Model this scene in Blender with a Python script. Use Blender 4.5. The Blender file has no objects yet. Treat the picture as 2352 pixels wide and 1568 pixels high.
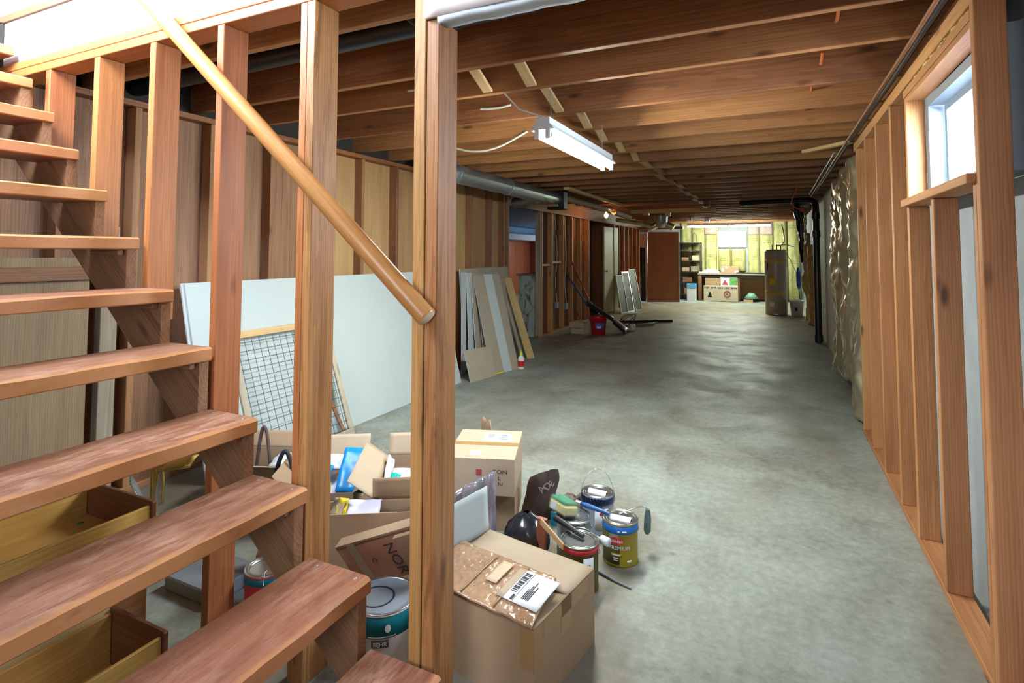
import bpy, math, random
from mathutils import Vector, Matrix, noise
random.seed(7)
SC = bpy.context.scene
COL = SC.collection
R = math.radians

# ---------------------------------------------------------------- camera
def make_camera():
    cd = bpy.data.cameras.new('camera'); co = bpy.data.objects.new('camera', cd); COL.objects.link(co)
    cd.sensor_width = 36; cd.lens = 1263.0 / 2352 * 36; cd.shift_y = -265.5 / 2352
    cd.clip_start = 0.02; cd.clip_end = 200
    yaw, pit, rol = .44481, .04934, .00216
    F = Vector((-math.sin(yaw) * math.cos(pit), math.cos(yaw) * math.cos(pit), math.sin(pit)))
    r = Vector((math.cos(yaw), math.sin(yaw), 0)); u = r.cross(F)
    r2 = r * math.cos(rol) + u * math.sin(rol); u2 = -r * math.sin(rol) + u * math.cos(rol)
    m = Matrix((r2, u2, -F)).transposed().to_4x4(); m.translation = (0, 0, 1.45)
    co.matrix_world = m
    SC.camera = co
make_camera()

# ---------------------------------------------------------------- world, lights, exposure
SC.view_settings.view_transform = 'Standard'; SC.view_settings.look = 'None'
SC.view_settings.gamma = 1; SC.view_settings.use_curve_mapping = False
SC.view_settings.exposure = 0.25
SC.cycles.use_denoising = True
SC.cycles.max_bounces = 6; SC.cycles.diffuse_bounces = 3; SC.cycles.glossy_bounces = 2; SC.cycles.caustics_reflective = False; SC.cycles.caustics_refractive = False; SC.cycles.use_light_tree = False; SC.cycles.sample_clamp_indirect = 6
W = bpy.data.worlds.new('sky'); SC.world = W; W.use_nodes = True
bg = W.node_tree.nodes['Background']; bg.inputs[0].default_value = (.75, .87, 1, 1); bg.inputs[1].default_value = 2.5
def area(name, loc, target, sx, sy, power, color):
    l = bpy.data.lights.new(name, 'AREA'); l.shape = 'RECTANGLE'; l.size = sx; l.size_y = sy; l.energy = power; l.color = color
    o = bpy.data.objects.new(name, l); COL.objects.link(o); o.location = loc
    o.rotation_euler = (Vector(target) - Vector(loc)).to_track_quat('-Z', 'Y').to_euler()
    return o
# daylight standing in the windows of the place, and one added fill lamp
area('daylight_stairwell_window', (-2.65, .33, 3.28), (-2.55, 1.42, 2.98), 1.2, 1.0, 270, (.74, .87, 1))
area('fill_behind_camera', (-.35, -1.66, 1.50), (-.6, 2.5, .6), .8, 1.1, 31, (.84, .92, 1))  # fill lamp added behind the camera to brighten the foreground, no known door
area('daylight_right_window', (1.02, 2.9, 2.05), (-.6, 3.1, .4), .95, .5, 190, (.78, .89, 1))
area('daylight_back_window', (-1.17, 18.95, 1.9), (-1.17, 10, 1.2), .75, .45, 25, (.95, 1, .95))
area('daylight_den_window', (-5.2, 18.35, 1.7), (-6.4, 12, .6), 1.3, .9, 90, (.85, .92, 1))

# ---------------------------------------------------------------- helpers
def wm(o):
    m = Matrix.Identity(4)
    while o is not None:
        m = o.matrix_parent_inverse @ o.matrix_basis @ m; o = o.parent
    return m
def link(o, parent=None):
    COL.objects.link(o)
    if parent is not None:
        o.parent = parent; o.matrix_parent_inverse = wm(parent).inverted()
    return o
def tag(o, label=None, cat=None, group=None, kind=None):
    for k, v in (('label', label), ('category', cat), ('group', group), ('kind', kind)):
        if v: o[k] = v
    return o
def thing(name, label, cat, loc=(0, 0, 0), group=None, kind=None):
    o = bpy.data.objects.new(name, None); o.empty_display_size = .1; o.location = loc; link(o)
    return tag(o, label, cat, group, kind)

class MB:
    def __init__(s): s.v = []; s.f = []; s.sm = []; s.M = None
    def _add(s, vs, fs, smooth=False):
        n = len(s.v)
        s.v += [tuple(s.M @ Vector(p)) if s.M is not None else tuple(p) for p in vs]
        for f in fs: s.f.append(tuple(i + n for i in f)); s.sm.append(smooth)
        return s
    def box(s, x0, x1, y0, y1, z0, z1, c=0):
        if c <= 0:
            vs = [(x, y, z) for x in (x0, x1) for y in (y0, y1) for z in (z0, z1)]
            return s._add(vs, [(0, 1, 3, 2), (4, 6, 7, 5), (0, 4, 5, 1), (2, 3, 7, 6), (0, 2, 6, 4), (1, 5, 7, 3)])
        vs = []; idx = {}
        for i, x in enumerate((x0, x1)):
            for j, y in enumerate((y0, y1)):
                for k, z in enumerate((z0, z1)):
                    dx = c if i == 0 else -c; dy = c if j == 0 else -c; dz = c if k == 0 else -c
                    idx[i, j, k, 0] = len(vs); vs.append((x, y + dy, z + dz))
                    idx[i, j, k, 1] = len(vs); vs.append((x + dx, y, z + dz))
                    idx[i, j, k, 2] = len(vs); vs.append((x + dx, y + dy, z))
        I = idx; fs = []
        for a in (0, 1):
            q = [I[a, 0, 0, 0], I[a, 0, 1, 0], I[a, 1, 1, 0], I[a, 1, 0, 0]]; fs.append(q if a == 0 else q[::-1])
            q = [I[0, a, 0, 1], I[1, a, 0, 1], I[1, a, 1, 1], I[0, a, 1, 1]]; fs.append(q if a == 0 else q[::-1])
            q = [I[0, 0, a, 2], I[0, 1, a, 2], I[1, 1, a, 2], I[1, 0, a, 2]]; fs.append(q if a == 0 else q[::-1])
        for a in (0, 1):
            for b in (0, 1):
                q = [I[a, b, 0, 0], I[a, b, 0, 1], I[a, b, 1, 1], I[a, b, 1, 0]]; fs.append(q if (a + b) % 2 else q[::-1])
                q = [I[a, 0, b, 0], I[a, 0, b, 2], I[a, 1, b, 2], I[a, 1, b, 0]]; fs.append(q if (a + b) % 2 == 0 else q[::-1])
                q = [I[0, a, b, 1], I[0, a, b, 2], I[1, a, b, 2], I[1, a, b, 1]]; fs.append(q if (a + b) % 2 else q[::-1])
        for a in (0, 1):
            for b in (0, 1):
                for d in (0, 1):
                    q = [I[a, b, d, 0], I[a, b, d, 1], I[a, b, d, 2]]; fs.append(q if (a + b + d) % 2 == 0 else q[::-1])
        return s._add(vs, fs)
    def prism(s, poly, z0, z1):
        n = len(poly)
        vs = [(x, y, z0) for x, y in poly] + [(x, y, z1) for x, y in poly]
        return s._add(vs, [tuple(range(n))[::-1], tuple(range(n, 2 * n))] + [(i, (i + 1) % n, n + (i + 1) % n, n + i) for i in range(n)])
    def tube(s, pts, r, n=8, caps=True, closed=False):
        pts = [Vector(p) for p in pts]; m = len(pts); vs = []; fs = []
        prev = None
        for i, p in enumerate(pts):
            if closed: t = pts[(i + 1) % m] - pts[i - 1]
            else: t = pts[min(i + 1, m - 1)] - pts[max(i - 1, 0)]
            t.normalize()
            if prev is None: a = t.orthogonal().normalized()
            else:
                a = prev - t * prev.dot(t)
                a = a.normalized() if a.length > 1e-6 else t.orthogonal().normalized()
            prev = a; b = t.cross(a); rr = r[i] if isinstance(r, (list, tuple)) else r
            vs += [p + (a * math.cos(2 * math.pi * k / n) + b * math.sin(2 * math.pi * k / n)) * rr for k in range(n)]
        for i in range(m if closed else m - 1):
            j = (i + 1) % m
            for k in range(n): fs.append((i * n + k, i * n + (k + 1) % n, j * n + (k + 1) % n, j * n + k))
        s._add(vs, fs, True)
        if caps and not closed: s._add(vs[:n], [tuple(range(n))[::-1]]); s._add(vs[-n:], [tuple(range(n))])
        return s
    def lathe(s, prof, n=24, c=(0, 0, 0), smooth=True, caps=True):
        vs = []; fs = []
        for r, z in prof:
            vs += [(c[0] + r * math.cos(2 * math.pi * k / n), c[1] + r * math.sin(2 * math.pi * k / n), c[2] + z) for k in range(n)]
        for i in range(len(prof) - 1):
            for k in range(n): fs.append((i * n + k, i * n + (k + 1) % n, (i + 1) * n + (k + 1) % n, (i + 1) * n + k))
        s._add(vs, fs, smooth)
        if not caps: return s
        if prof[0][0] > 1e-5: s._add(vs[:n], [tuple(range(n))[::-1]])
        if prof[-1][0] > 1e-5: s._add(vs[-n:], [tuple(range(n))])
        return s
    def grid(s, fn, nu, nv, smooth=True):
        vs = [fn(i / nu, j / nv) for i in range(nu + 1) for j in range(nv + 1)]
        fs = [(i * (nv + 1) + j, (i + 1) * (nv + 1) + j, (i + 1) * (nv + 1) + j + 1, i * (nv + 1) + j + 1) for i in range(nu) for j in range(nv)]
        return s._add(vs, fs, smooth)
    def slab(s, fn, nu, nv, th, smooth=True):
        """a thin sheet with real thickness: fn(u,v)->point, th a vector"""
        t = Vector(th)
        a = [Vector(fn(i / nu, j / nv)) for i in range(nu + 1) for j in range(nv + 1)]
        n = len(a); W_ = nv + 1
        fs = []
        for i in range(nu):
            for j in range(nv):
                q = (i * W_ + j, (i + 1) * W_ + j, (i + 1) * W_ + j + 1, i * W_ + j + 1)
                fs.append(q); fs.append(tuple(k + n for k in q[::-1]))
        for i in range(nu):
            fs.append((i * W_, i * W_ + n, (i + 1) * W_ + n, (i + 1) * W_)); fs.append((i * W_ + nv, (i + 1) * W_ + nv, (i + 1) * W_ + nv + n, i * W_ + nv + n))
        for j in range(nv):
            fs.append((j, j + 1, j + 1 + n, j + n)); fs.append((nu * W_ + j, nu * W_ + j + n, nu * W_ + j + 1 + n, nu * W_ + j + 1))
        return s._add(a + [p + t for p in a], fs, smooth)
    def mesh(s, name):
        me = bpy.data.meshes.new(name); me.from_pydata(s.v, [], s.f); me.polygons.foreach_set('use_smooth', s.sm); me.update(); return me
    def build(s, name, mat, parent=None, M=None):
        me = s.mesh(name); me.materials.append(mat); o = bpy.data.objects.new(name, me)
        if M is not None: o.matrix_basis = M
        return link(o, parent)

def nz(x, y, z=0.0): return noise.noise(Vector((x, y, z)))
_cache = {}
def cb(name, dims, mat, M, parent=None, c=.0025):
    """chamfered board, length along its own X, centred on its origin; alike boards share one mesh"""
    k = (tuple(round(d, 4) for d in dims), mat.name, c)
    me = _cache.get(k)
    if me is None:
        a, b, d = (q / 2 for q in dims); me = MB().box(-a, a, -b, b, -d, d, min(c, min(dims) * .3)).mesh(name); me.materials.append(mat); _cache[k] = me
    o = bpy.data.objects.new(name, me); o.matrix_basis = M
    return link(o, parent)
_ROT = {'x': Matrix.Identity(3), 'z': Matrix(((0, 1, 0), (0, 0, 1), (1, 0, 0))), 'y': Matrix(((0, 0, 1), (1, 0, 0), (0, 1, 0)))}
def bx(name, x0, x1, y0, y1, z0, z1, mat, parent=None, g='x', c=.0025):
    """axis-aligned board with its grain along g"""
    d = (x1 - x0, y1 - y0, z1 - z0)
    dims = {'x': d, 'y': (d[1], d[2], d[0]), 'z': (d[2], d[0], d[1])}[g]
    return cb(name, dims, mat, Matrix.Translation(((x0 + x1) / 2, (y0 + y1) / 2, (z0 + z1) / 2)) @ _ROT[g].to_4x4(), parent, c)
def bar(name, a, b, w, t, mat, parent=None, wd=(0, 0, 1), c=.0025):
    """board from a to b; w along wd, t across"""
    a = Vector(a); b = Vector(b); x = (b - a).normalized(); z = Vector(wd); y = z.cross(x).normalized(); z = x.cross(y)
    M = Matrix((x, y, z)).transposed().to_4x4(); M.translation = (a + b) / 2
    return cb(name, ((b - a).length, t, w), mat, M, parent, c)
def frame(o, x, y=None, z=None):
    """matrix with given origin and axes (x,y given, z = x cross y)"""
    x = Vector(x).normalized(); y = Vector(y); y = (y - x * x.dot(y)).normalized(); z = x.cross(y)
    M = Matrix((x, y, z)).transposed().to_4x4(); M.translation = o; return M
def text(name, body, size, M, mat, parent, align='LEFT', ext=.0003, sx=1.0):
    cu = bpy.data.curves.new(name, 'FONT'); cu.body = body; cu.size = size; cu.extrude = ext; cu.align_x = align; cu.resolution_u = 2
    t = bpy.data.objects.new(name, cu); COL.objects.link(t)
    bpy.context.view_layer.update()
    me = bpy.data.meshes.new_from_object(t.evaluated_get(bpy.context.evaluated_depsgraph_get()))
    bpy.data.objects.remove(t); bpy.data.curves.remove(cu)
    if sx != 1: me.transform(Matrix.Diagonal((sx, 1, 1, 1)))
    me.materials.clear(); me.materials.append(mat)
    o = bpy.data.objects.new(name, me); o.matrix_basis = M
    return link(o, parent)

# ---------------------------------------------------------------- materials
class NT:
    def __init__(s, name):
        s.m = bpy.data.materials.new(name); s.m.use_nodes = True; s.t = s.m.node_tree; s.b = s.t.nodes['Principled BSDF']
    def n(s, typ, ins=None, **kw):
        o = s.t.nodes.new(typ)
        for k, v in kw.items(): setattr(o, k, v)
        for k, v in (ins or {}).items(): s.set(o.inputs[k], v)
        return o
    def set(s, sock, v):
        if hasattr(v, 'is_output') or hasattr(v, 'links'): s.t.links.new(v, sock)
        else: sock.default_value = v
    def math(s, op, a, b=0.0): return s.n('ShaderNodeMath', {0: a, 1: b}, operation=op).outputs[0]
    def vadd(s, a, b): return s.n('ShaderNodeVectorMath', {0: a, 1: b}, operation='ADD').outputs[0]
    def map(s, v, sc, loc=(0, 0, 0)): return s.n('ShaderNodeMapping', {'Vector': v, 'Scale': sc, 'Location': loc}).outputs[0]
    def noise(s, v, scale, detail=3, dist=0.0, rough=.55): return s.n('ShaderNodeTexNoise', {'Vector': v, 'Scale': scale, 'Detail': detail, 'Distortion': dist, 'Roughness': rough}).outputs[0]
    def ramp(s, f, stops):
        o = s.n('ShaderNodeValToRGB', {0: f}); e = o.color_ramp.elements
        while len(e) < len(stops): e.new(.5)
        for i, (p, c) in enumerate(stops): e[i].position = p; e[i].color = (*c, 1) if len(c) == 3 else c
        return o.outputs[0]
    def mix(s, f, a, b, typ='MIX'):
        o = s.n('ShaderNodeMix', data_type='RGBA', blend_type=typ)
        for i, v in ((0, f), (6, a), (7, b)):
            if isinstance(v, tuple) and len(v) == 3: v = (*v, 1)
            s.set(o.inputs[i], v)
        return o.outputs[2]
    def coord(s, k='Object'): return s.n('ShaderNodeTexCoord').outputs[k]
    def rand(s): return s.n('ShaderNodeObjectInfo').outputs['Random']
    def bump(s, h, strength=.3, dist=.002): s.t.links.new(s.n('ShaderNodeBump', {'Height': h, 'Strength': strength, 'Distance': dist}).outputs[0], s.b.inputs['Normal'])
    def fin(s, col=None, rough=None, metal=None, spec=None):
        for k, v in (('Base Color', col), ('Roughness', rough), ('Metallic', metal), ('Specular IOR Level', spec)):
            if v is not None:
                if isinstance(v, tuple) and len(v) == 3: v = (*v, 1)
                s.set(s.b.inputs[k], v)
        return s.m
def wood(name, dark, light, rough=.55, ring=16, knots=.8, var=.3, spec=.35, wear=None, stain=None, nosing=None):
    N = NT(name); v = N.coord(); r = N.rand()
    off = N.n('ShaderNodeCombineXYZ', {0: N.math('MULTIPLY', r, 23.0), 1: N.math('MULTIPLY', r, 11.3), 2: N.math('MULTIPLY', r, 7.7)}).outputs[0]
    vo = N.vadd(v, off)
    offr = N.n('ShaderNodeCombineXYZ', {0: N.math('MULTIPLY', r, 9.0), 1: N.math('SUBTRACT', N.math('MULTIPLY', r, .24), .12), 2: .03}).outputs[0]
    wv = N.n('ShaderNodeTexWave', {'Vector': N.map(N.vadd(v, offr), (.09, 1, 1)), 'Scale': ring, 'Distortion': 5.0, 'Detail': 2.0, 'Detail Scale': 1.6, 'Detail Roughness': .5}, wave_type='RINGS', rings_direction='X', wave_profile='SAW').outputs['Fac']
    fine = N.noise(N.map(vo, (3, 90, 90)), 1.0, 3)
    med = N.noise(N.map(vo, (.9, 14, 14)), 1.0, 3, .4)
    big = N.noise(N.map(vo, (1.1, 2.5, 2.5)), 1.0, 2)
    f = N.math('ADD', N.math('ADD', N.math('MULTIPLY', wv, .17), N.math('MULTIPLY', fine, .30)), N.math('ADD', N.math('MULTIPLY', med, .42), N.math('MULTIPLY', big, .31)))
    mid = tuple((a + b) / 2 for a, b in zip(dark, light))
    c = N.ramp(f, [(.38, dark), (.55, mid), (.75, light)])
    if knots > 0:
        vor = N.n('ShaderNodeTexVoronoi', {'Vector': N.map(vo, (2.2, 7, 7)), 'Scale': 1.0}).outputs['Distance']
        k = N.ramp(vor, [(.05, (1, 1, 1)), (.15, (0, 0, 0))])
        c = N.mix(N.math('MULTIPLY', k, knots), c, tuple(x * .32 for x in dark))
    if wear:
        w = N.noise(N.map(vo, (9, 34, 34)), 1.0, 6, .5, .75); big2 = N.noise(vo, 3.5, 3)
        c = N.mix(N.math('MULTIPLY', N.ramp(w, [(.42, (0, 0, 0)), (.62, (1, 1, 1))]), N.math('MULTIPLY', N.ramp(big2, [(.38, (.15, .15, .15)), (.62, (1, 1, 1))]), .85)), c, wear)
    if nosing:   # paint rubbed off along the front edge
        ey = N.n('ShaderNodeSeparateXYZ', {0: v}).outputs[1]
        e = N.math('ADD', ey, N.math('MULTIPLY', N.noise(N.map(vo, (7, 20, 20)), 1.0, 4), .05))
        c = N.mix(N.math('MULTIPLY', N.ramp(e, [(.135, (0, 0, 0)), (.15, (1, 1, 1))]), .75), c, nosing)
    if stain:
        w = N.noise(N.map(vo, (2.0, 22, 22)), 1.0, 4, .8, .7)
        c = N.mix(N.math('MULTIPLY', N.ramp(w, [(.52, (0, 0, 0)), (.66, (1, 1, 1))]), .8), c, stain)
    hsv = N.n('ShaderNodeHueSaturation', {'Color': c, 'Hue': N.math('ADD', .493, N.math('MULTIPLY', r, .014)), 'Value': N.math('ADD', 1 - var / 2, N.math('MULTIPLY', r, var))}).outputs[0]
    N.bump(fine, .25, .0015)
    return N.fin(hsv, rough, spec=spec)
def plain(name, col, rough=.5, metal=0.0, spec=.4, nscale=0, namt=.12, bump=0, var=0):
    N = NT(name)
    c = (*col, 1)
    if nscale:
        n = N.noise(N.coord(), nscale, 4)
        c = N.mix(n, tuple(x * (1 - namt) for x in col), tuple(min(1, x * (1 + namt)) for x in col))
        if bump: N.bump(n, bump, .003)
    if var:
        c = N.n('ShaderNodeHueSaturation', {'Color': c, 'Value': N.math('ADD', 1 - var / 2, N.math('MULTIPLY', N.rand(), var))}).outputs[0]
    return N.fin(c, rough, metal, spec)
def glow(name, col, strength):
    N = NT(name); N.b.inputs['Emission Color'].default_value = (*col, 1); N.b.inputs['Emission Strength'].default_value = strength
    return N.fin(col, .5)
def clear(name, tint=(1, 1, 1), gloss=.12, rough=.05, haze=0.0, hcol=(.9, .95, 1)):
    N = NT(name); t = N.t
    tr = N.n('ShaderNodeBsdfTransparent', {0: (*tint, 1)}).outputs[0]; gl = N.n('ShaderNodeBsdfGlossy', {'Color': (1, 1, 1, 1), 'Roughness': rough}).outputs[0]
    sh = N.n('ShaderNodeMixShader', {0: gloss, 1: tr, 2: gl}).outputs[0]
    if haze:
        df = N.n('ShaderNodeBsdfDiffuse', {0: (*hcol, 1)}).outputs[0]; sh = N.n('ShaderNodeMixShader', {0: haze, 1: sh, 2: df}).outputs[0]
    t.links.new(sh, t.nodes['Material Output'].inputs[0]); return N.m

M = {}
M['stud'] = wood('stair_wall_fir', (.24, .068, .018), (.47, .17, .055), .5, 34, .7, .3)
M['post'] = wood('post_fir', (.24, .085, .026), (.50, .245, .085), .5, 30, .8, .2, stain=(.22, .085, .022))
M['tread'] = wood('tread_fir', (.15, .052, .026), (.30, .115, .058), .5, 30, .0, .15, spec=.4, wear=(.47, .25, .17), nosing=(.50, .21, .075))
M['stringer'] = wood('stringer_fir', (.13, .06, .03), (.32, .16, .08), .6, 26, .6, .2)
M['joist'] = wood('joist_fir', (.15, .055, .02), (.38, .165, .062), .55, 22, .8, .45)
M['rstud'] = wood('new_stud_fir', (.29, .11, .038), (.55, .26, .105), .55, 30, .9, .25)
M['rail'] = wood('handrail_wood', (.44, .165, .052), (.60, .26, .088), .32, 40, 0, .1, spec=.5)
M['ply_dark'] = wood('mahogany_plywood', (.13, .055, .03), (.33, .17, .095), .6, 22, 0, .3)
M['ply_light'] = wood('fir_plywood', (.32, .17, .07), (.52, .32, .15), .6, 30, 0, .3)
M['lstud'] = wood('old_stud_fir', (.12, .05, .026), (.33, .155, .075), .6, 26, .6, .5)
M['brownwood'] = wood('red_mahogany_veneer', (.16, .042, .018), (.32, .095, .04), .35, 40, 0, .15, spec=.5)
M['oak'] = wood('honey_drawer_wood', (.40, .20, .045), (.62, .36, .10), .45, 18, 0, .2)
M['oakdark'] = wood('dark_drawer_wood', (.13, .05, .018), (.26, .11, .04), .45, 18, 0, .2)
M['pine'] = wood('pale_pine', (.45, .28, .12), (.66, .46, .22), .55, 14, .5, .2)
M['greywood'] = wood('weathered_board', (.20, .15, .11), (.40, .33, .25), .7, 14, .5, .3)

def concrete():
    N = NT('concrete_floor'); v = N.coord()
    a = N.noise(v, .55, 3, .3); b = N.noise(N.map(v, (1, 1, 1), (9, 3, 0)), 2.1, 5, .5, .65); d = N.noise(v, 26, 4, 0, .7); e = N.noise(N.map(v, (1, .45, 1), (4, 7, 0)), 1.0, 4, .8)
    c = N.ramp(b, [(.3, (.13, .135, .11)), (.5, (.26, .28, .24)), (.72, (.37, .40, .36))])
    c = N.mix(N.math('MULTIPLY', N.ramp(a, [(.45, (0, 0, 0)), (.65, (1, 1, 1))]), .5), c, (.36, .42, .42))
    c = N.mix(.35, c, N.ramp(d, [(.3, (.12, .115, .10)), (.7, (.44, .44, .40))]), 'MIX')
    near = N.ramp(N.math('DIVIDE', N.n('ShaderNodeSeparateXYZ', {0: v}).outputs[1], 10.0), [(.12, (1, 1, 1)), (.30, (.55, .55, .55)), (.7, (.35, .35, .35))])   # more spilled stain round the foot of the stairs
    c = N.mix(N.math('MULTIPLY', N.math('MULTIPLY', N.ramp(e, [(.45, (0, 0, 0)), (.56, (1, 1, 1))]), near), .85), c, (.155, .112, .072))
    spots = N.n('ShaderNodeTexVoronoi', {'Vector': v, 'Scale': 3.3}).outputs['Distance']
    c = N.mix(N.math('MULTIPLY', N.ramp(spots, [(.02, (1, 1, 1)), (.07, (0, 0, 0))]), .5), c, (.12, .09, .06))
    # dust and rust-brown dirt tracked round the water heater
    sep = N.n('ShaderNodeSeparateXYZ', {0: v}).outputs
    band = N.math('MULTIPLY', N.ramp(N.math('DIVIDE', sep[1], 20.0), [(.50, (0, 0, 0)), (.62, (1, 1, 1)), (.76, (1, 1, 1)), (.84, (0, 0, 0))]), N.ramp(b, [(.35, (.2, .2, .2)), (.6, (1, 1, 1))]))
    c = N.mix(N.math('MULTIPLY', band, .8), c, (.44, .31, .15))
    N.bump(N.math('ADD', d, b), .18, .004)
    return N.fin(c, N.ramp(b, [(.3, (.62, .62, .62)), (.7, (.42, .42, .42))]), spec=.3)
M['floor'] = concrete()
M['concwall'] = plain('concrete_wall', (.30, .32, .35), .85, nscale=5, namt=.25, bump=.2)
M['subfloor'] = plain('subfloor_boards', (.18, .10, .05), .8, nscale=3, namt=.3)
M['white'] = plain('white_paint', (.82, .82, .82), .6, nscale=8, namt=.05)
M['plaster'] = plain('pinkish_plaster', (.70, .60, .58), .8, nscale=14, namt=.12, bump=.25)
M['greyplaster'] = plain('grey_plaster_edge', (.42, .44, .45), .8, nscale=20, namt=.25, bump=.3)
M['alu'] = plain('window_aluminium', (.30, .36, .42), .45, .3)
M['glass'] = clear('window_glass', (.95, .98, 1), .1, .05, .12)
M['abs'] = plain('black_abs_pipe', (.012, .014, .018), .35)
M['galv'] = plain('galvanised_steel', (.42, .46, .48), .38, .85, nscale=30, namt=.2)
M['copper'] = plain('old_copper', (.30, .14, .07), .45, .7)
M['tube'] = glow('fluorescent_tube', (.94, 1, .90), 195); M['tube_far'] = glow('fluorescent_tube_far', (.90, 1, .82), 215)
M['enamel'] = plain('white_enamel', (.72, .76, .76), .35)
M['card'] = plain('corrugated_cardboard', (.36, .235, .14), .75, nscale=6, namt=.1, var=.1)
M['cardin'] = plain('cardboard_inside', (.40, .29, .19), .8, nscale=6, namt=.08)
M['cardtan'] = plain('pale_cardboard', (.45, .335, .235), .75, nscale=6, namt=.08)
M['drywall'] = plain('drywall_face', (.46, .51, .51), .75, nscale=3, namt=.05)
M['dwedge'] = plain('drywall_paper_brown', (.36, .30, .23), .8, nscale=8, namt=.1)
M['black'] = plain('black_plastic', (.015, .015, .017), .4)
M['dark'] = plain('dark_void_paint', (.03, .025, .022), .9)
# ================================================================ the setting
JZ = 2.42      # underside of the joists
def st(o): o['kind'] = 'structure'; return o
# floor: one slab
st(MB().box(-9, 1.2, -2.2, 19.2, -.2, 0).build('floor', M['floor']))

# ---------------- ceiling: subfloor with joists and bridging
sub = MB()
sub.box(-5.2, .95, 1.42, 19.0, 2.665, 2.70); ceil = st(sub.build('ceiling', M['subfloor']))
JY = [1.80, 2.47, 2.93, 3.56, 4.12, 4.67, 5.22, 5.80]
while JY[-1] < 18.2: JY.append(JY[-1] + .545)
for i, y in enumerate(JY):
    bx('joist', -5.1, .90, y, y + .042, JZ, JZ + .243, M['joist'], ceil, 'x', .003)
for (a, b, xx) in [(2.512, 2.93, -1.27), (2.972, 3.56, -1.33), (3.602, 4.12, -1.30), (4.162, 4.67, -1.33), (4.712, 5.22, -1.31), (5.262, 5.80, -1.30), (2.512, 2.93, -1.56)]:
    bar('bridging', (xx, a, JZ + .21), (xx, b, JZ + .015), .019, .065, M['pine'], ceil, (0, 0, 1))
    bar('bridging', (xx + .075, a, JZ + .03), (xx + .075, b, JZ + .21), .019, .065, M['joist'], ceil, (0, 0, 1))
for i in range(7, 20):
    bx('bridging', -1.34 + .04 * (i % 3), -1.26 + .04 * (i % 3), JY[i] + .042, JY[i + 1], JZ + .004, JZ + .024, M['pine'] if i % 2 else M['joist'], ceil, 'y')

# ---------------- right wall: concrete behind an open stud frame
RW = MB(); Y0, Y1 = 2.40, 3.41; Z0, Z1 = 1.77, 2.235
RW.box(.768, 1.0, -2.2, Y0, 0, 2.7); RW.box(.768, 1.0, Y1, 19.0, 0, 2.7); RW.box(.768, 1.0, Y0, Y1, 0, Z0); RW.box(.768, 1.0, Y0, Y1, Z1, 2.7)
wr = st(RW.build('wall_right', M['concwall']))
bx('bottom_plate', .625, .716, -1.4, 5.40, 0, .036, M['rstud'], wr, 'y')
bx('top_plate', .625, .716, -1.4, 5.45, 2.315, 2.353, M['rstud'], wr, 'y')
bx('top_plate', .625, .716, -1.4, 5.45, 2.354, 2.392, M['rstud'], wr, 'y')
for y in (5.28, 4.82, 4.33, 3.82, 2.325, 1.86, 1.40, .94, .48, 0.02, -.44, -.9):
    bx('stud', .625, .714, y, y + .04, .036, 2.314, M['rstud'], wr, 'z')
for y in (3.41, 2.925):
    bx('stud', .625, .714, y, y + .04, .036, 1.69, M['rstud'], wr, 'z')
bx('jack_stud', .625, .68, 2.367, 2.40, .036, 1.69, M['rstud'], wr, 'z')
bx('header', .625, .7135, 2.367, 3.455, 2.262, 2.30, M['rstud'], wr, 'y')
bx('window_sill_board', .60, .7135, 2.367, 3.455, 1.692, 1.728, M['rstud'], wr, 'y')
# window in the right wall
w1 = thing('window_1', 'small high basement window with grey aluminium frame in the stud wall', 'window', (.70, 2.9, 1.73), kind='structure')
bx('liner_board', .628, .71, 3.418, 3.45, 1.729, 2.26, M['rstud'], w1, 'z')
bx('liner_board', .628, .71, 2.366, 3.417, 2.236, 2.261, M['rstud'], w1, 'y')
fr = MB(); X0, X1 = .712, .80
fr.box(X0, X1, 3.36, 3.414, 1.73, 2.235); fr.box(X0, X1, 2.37, 2.42, 1.73, 2.235); fr.box(X0, X1, 2.42, 3.36, 1.73, 1.765); fr.box(X0, X1, 2.42, 3.36, 2.19, 2.235)
fr.build('frame', M['alu'], w1)
fr = MB(); X0, X1 = .775, .797
fr.box(X0, X1, 3.315, 3.352, 1.768, 2.187); fr.box(X0, X1, 2.425, 2.46, 1.768, 2.187); fr.box(X0, X1, 2.46, 3.315, 1.768, 1.80); fr.box(X0, X1, 2.46, 3.315, 2.155, 2.187)
fr.build('sash', M['alu'], w1)
MB().box(.783, .787, 2.46, 3.315, 1.80, 2.155).build('pane', M['glass'], w1)

M['whitewood'] = wood('white_primed_board', (.42, .40, .42), (.78, .78, .80), .6, 20, 0, .05, stain=(.30, .22, .18))
# ---------------- stair wall (between stairs and hall)
ws = thing('wall_stair', 'open stud wall of orange fir beside the stairs', 'wall', (-2, 1.42, 0), kind='structure')
PY0, PY1 = 1.42, 1.532
for x0, x1, zb in ((-1.964, -1.926, 0), (-2.393, -2.354, 1.16), (-2.807, -2.768, 1.52), (-3.221, -3.181, 1.87), (-3.63, -3.59, 2.15), (-4.05, -4.01, 2.2)):
    bx('stud', x0, x1, PY0, PY1, zb, 2.344, M['stud'], ws, 'z')
bx('post', -1.519, -1.486, PY0, PY1, 0, 2.344, M['stud'], ws, 'z'); bx('post', -1.484, -1.447, PY0 - .002, PY1 + .004, 0, 2.344, M['post'], ws, 'z')
bx('post', -1.022, -.979, PY0, PY1, 0, 2.66, M['post'], ws, 'z'); bx('post', -.976, -.931, PY0 + .002, PY1 + .002, 0, 2.182, M['post'], ws, 'z')
bx('top_plate', -4.6, -1.023, PY0, PY1, 2.345, 2.385, M['stud'], ws, 'x')
bx('top_plate', -4.6, -1.023, PY0, PY1, 2.387, 2.425, M['stud'], ws, 'x')
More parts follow.
